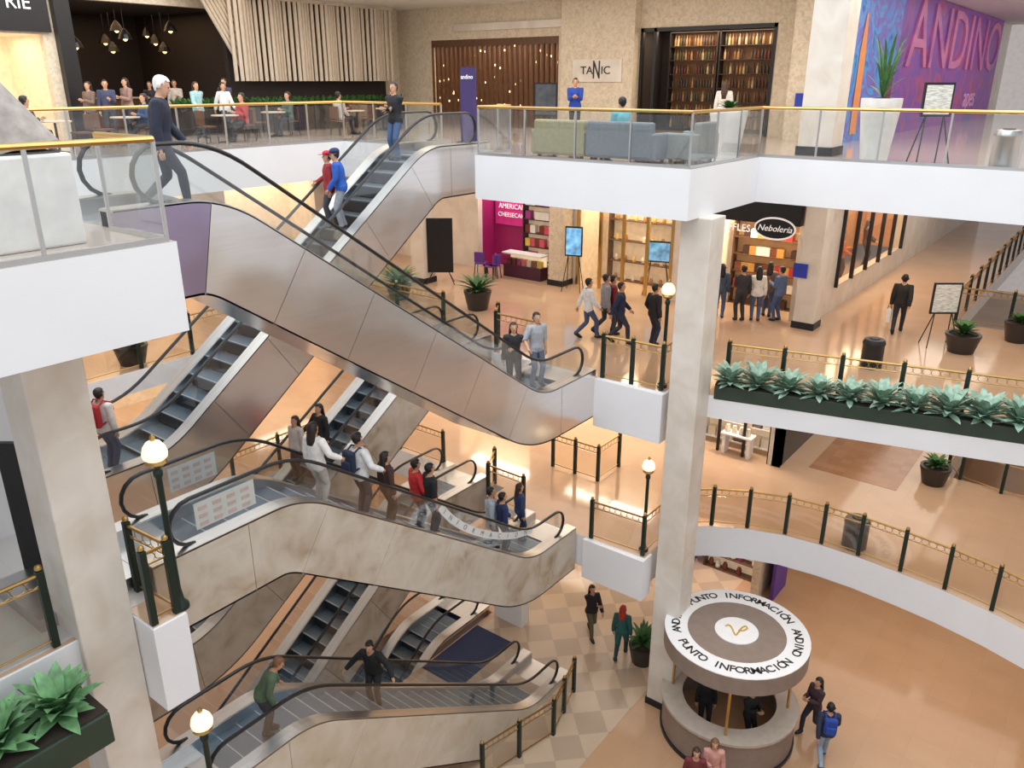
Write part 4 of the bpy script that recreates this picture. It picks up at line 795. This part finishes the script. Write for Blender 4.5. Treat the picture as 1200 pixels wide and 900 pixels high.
# ground floor
person('woman in black top and olive skirt walking by the central column',fl(692,744,Z1),160,1.78,(32,30,32),(96,92,70),(36,24,20),long=1,fem=1,st='walk',arms=('cross','fwd')); person('woman with red hair in a teal coat on the checkered floor',fl(727,770,Z1),20,1.8,(36,92,90),(34,60,62),(176,52,40),long=1,fem=1,coat=1,st='walk',arms=('down','down'))
person('woman in dark patterned top looking at a phone beside the kiosk',fl(950,858,Z1),250,1.74,(70,50,56),(46,48,62),(36,26,24),long=1,fem=1,st='walk',arms=('phone','phone'))
w=person('man in pale jeans walking past the kiosk with a blue backpack',fl(963,892,Z1),10,1.8,(44,50,72),LJ,(30,24,22),st='walk',arms=('fwd','back')); backpack(w,'bright blue backpack worn by the man beside the kiosk',(40,72,160))
person('woman with light brown hair in pink top at the bottom edge by the kiosk',fl(831,934,Z1),190,1.7,(206,150,140),(150,120,110),(120,84,60),long=1,fem=1,arms=('phone','down')); person('woman in dark red jacket at the bottom edge by the kiosk',fl(810,945,Z1),190,1.7,(110,44,48),(60,50,56),(60,40,30),long=1,fem=1)
person('attendant in black standing inside the kiosk at left',K+Vector((-.45,-.35,0)),190,1.66,(28,26,28),(30,30,34),(30,22,20),fem=1,long=1); person('attendant in black inside the kiosk at right',K+Vector((.6,-.1,0)),150,1.66,(30,28,30),(30,30,34),(30,22,20),arms=('phone','phone'))
finish_people()
# ---------------------------------------------------------------- light
w=bpy.data.worlds.new('World'); sc.world=w; w.use_nodes=True; bg=w.node_tree.nodes['Background']; bg.inputs[0].default_value=(.92,.96,1,1); bg.inputs[1].default_value=.85
def area(name,loc,sx_,sy,en,col,rot=(0,0,0)):
    L=bpy.data.lights.new(name,'AREA'); L.shape='RECTANGLE'; L.size=sx_; L.size_y=sy; L.energy=en; L.color=col; o=bpy.data.objects.new(name,L); C.objects.link(o); o.location=loc; o.rotation_euler=rot
area('skylight',(-8,8,11),26,24,4700,(.94,.97,1))
WC=(1,.9,.78)
for z,e in ((4.3,1.4),(H3-.02,.66),(Z3-T3-.03,.62),(Z2-.95,.52)):
    area('ceiling_glow',(-16,20.2,z),14,4.5,380*e,WC); area('ceiling_glow',(-3,22.5,z),7,5,260*e,WC); area('ceiling_glow',(-22.5,12,z),5,12,240*e,WC)
area('ceiling_glow',(1,21,Z2-.95),8,5,100,WC); area('ceiling_glow',(-5,32,Z3-T3-.03),3,12,200,WC); area('ceiling_glow',(-5,32,H3-.02),3,12,200,WC); area('ceiling_glow',(-3,34,4.3),6,18,450,(1,.95,.92))
# ---------------------------------------------------------------- camera
cd=bpy.data.cameras.new('Camera'); cd.sensor_width=36; cd.lens=36*F/1200; co_=bpy.data.objects.new('Camera',cd); C.objects.link(co_); co_.location=CAM; co_.rotation_euler=(PI/2-TH,0,PSI); cd.clip_end=200; sc.camera=co_
sc.view_settings.view_transform='Standard'; sc.view_settings.look='None'; sc.view_settings.exposure=0.0
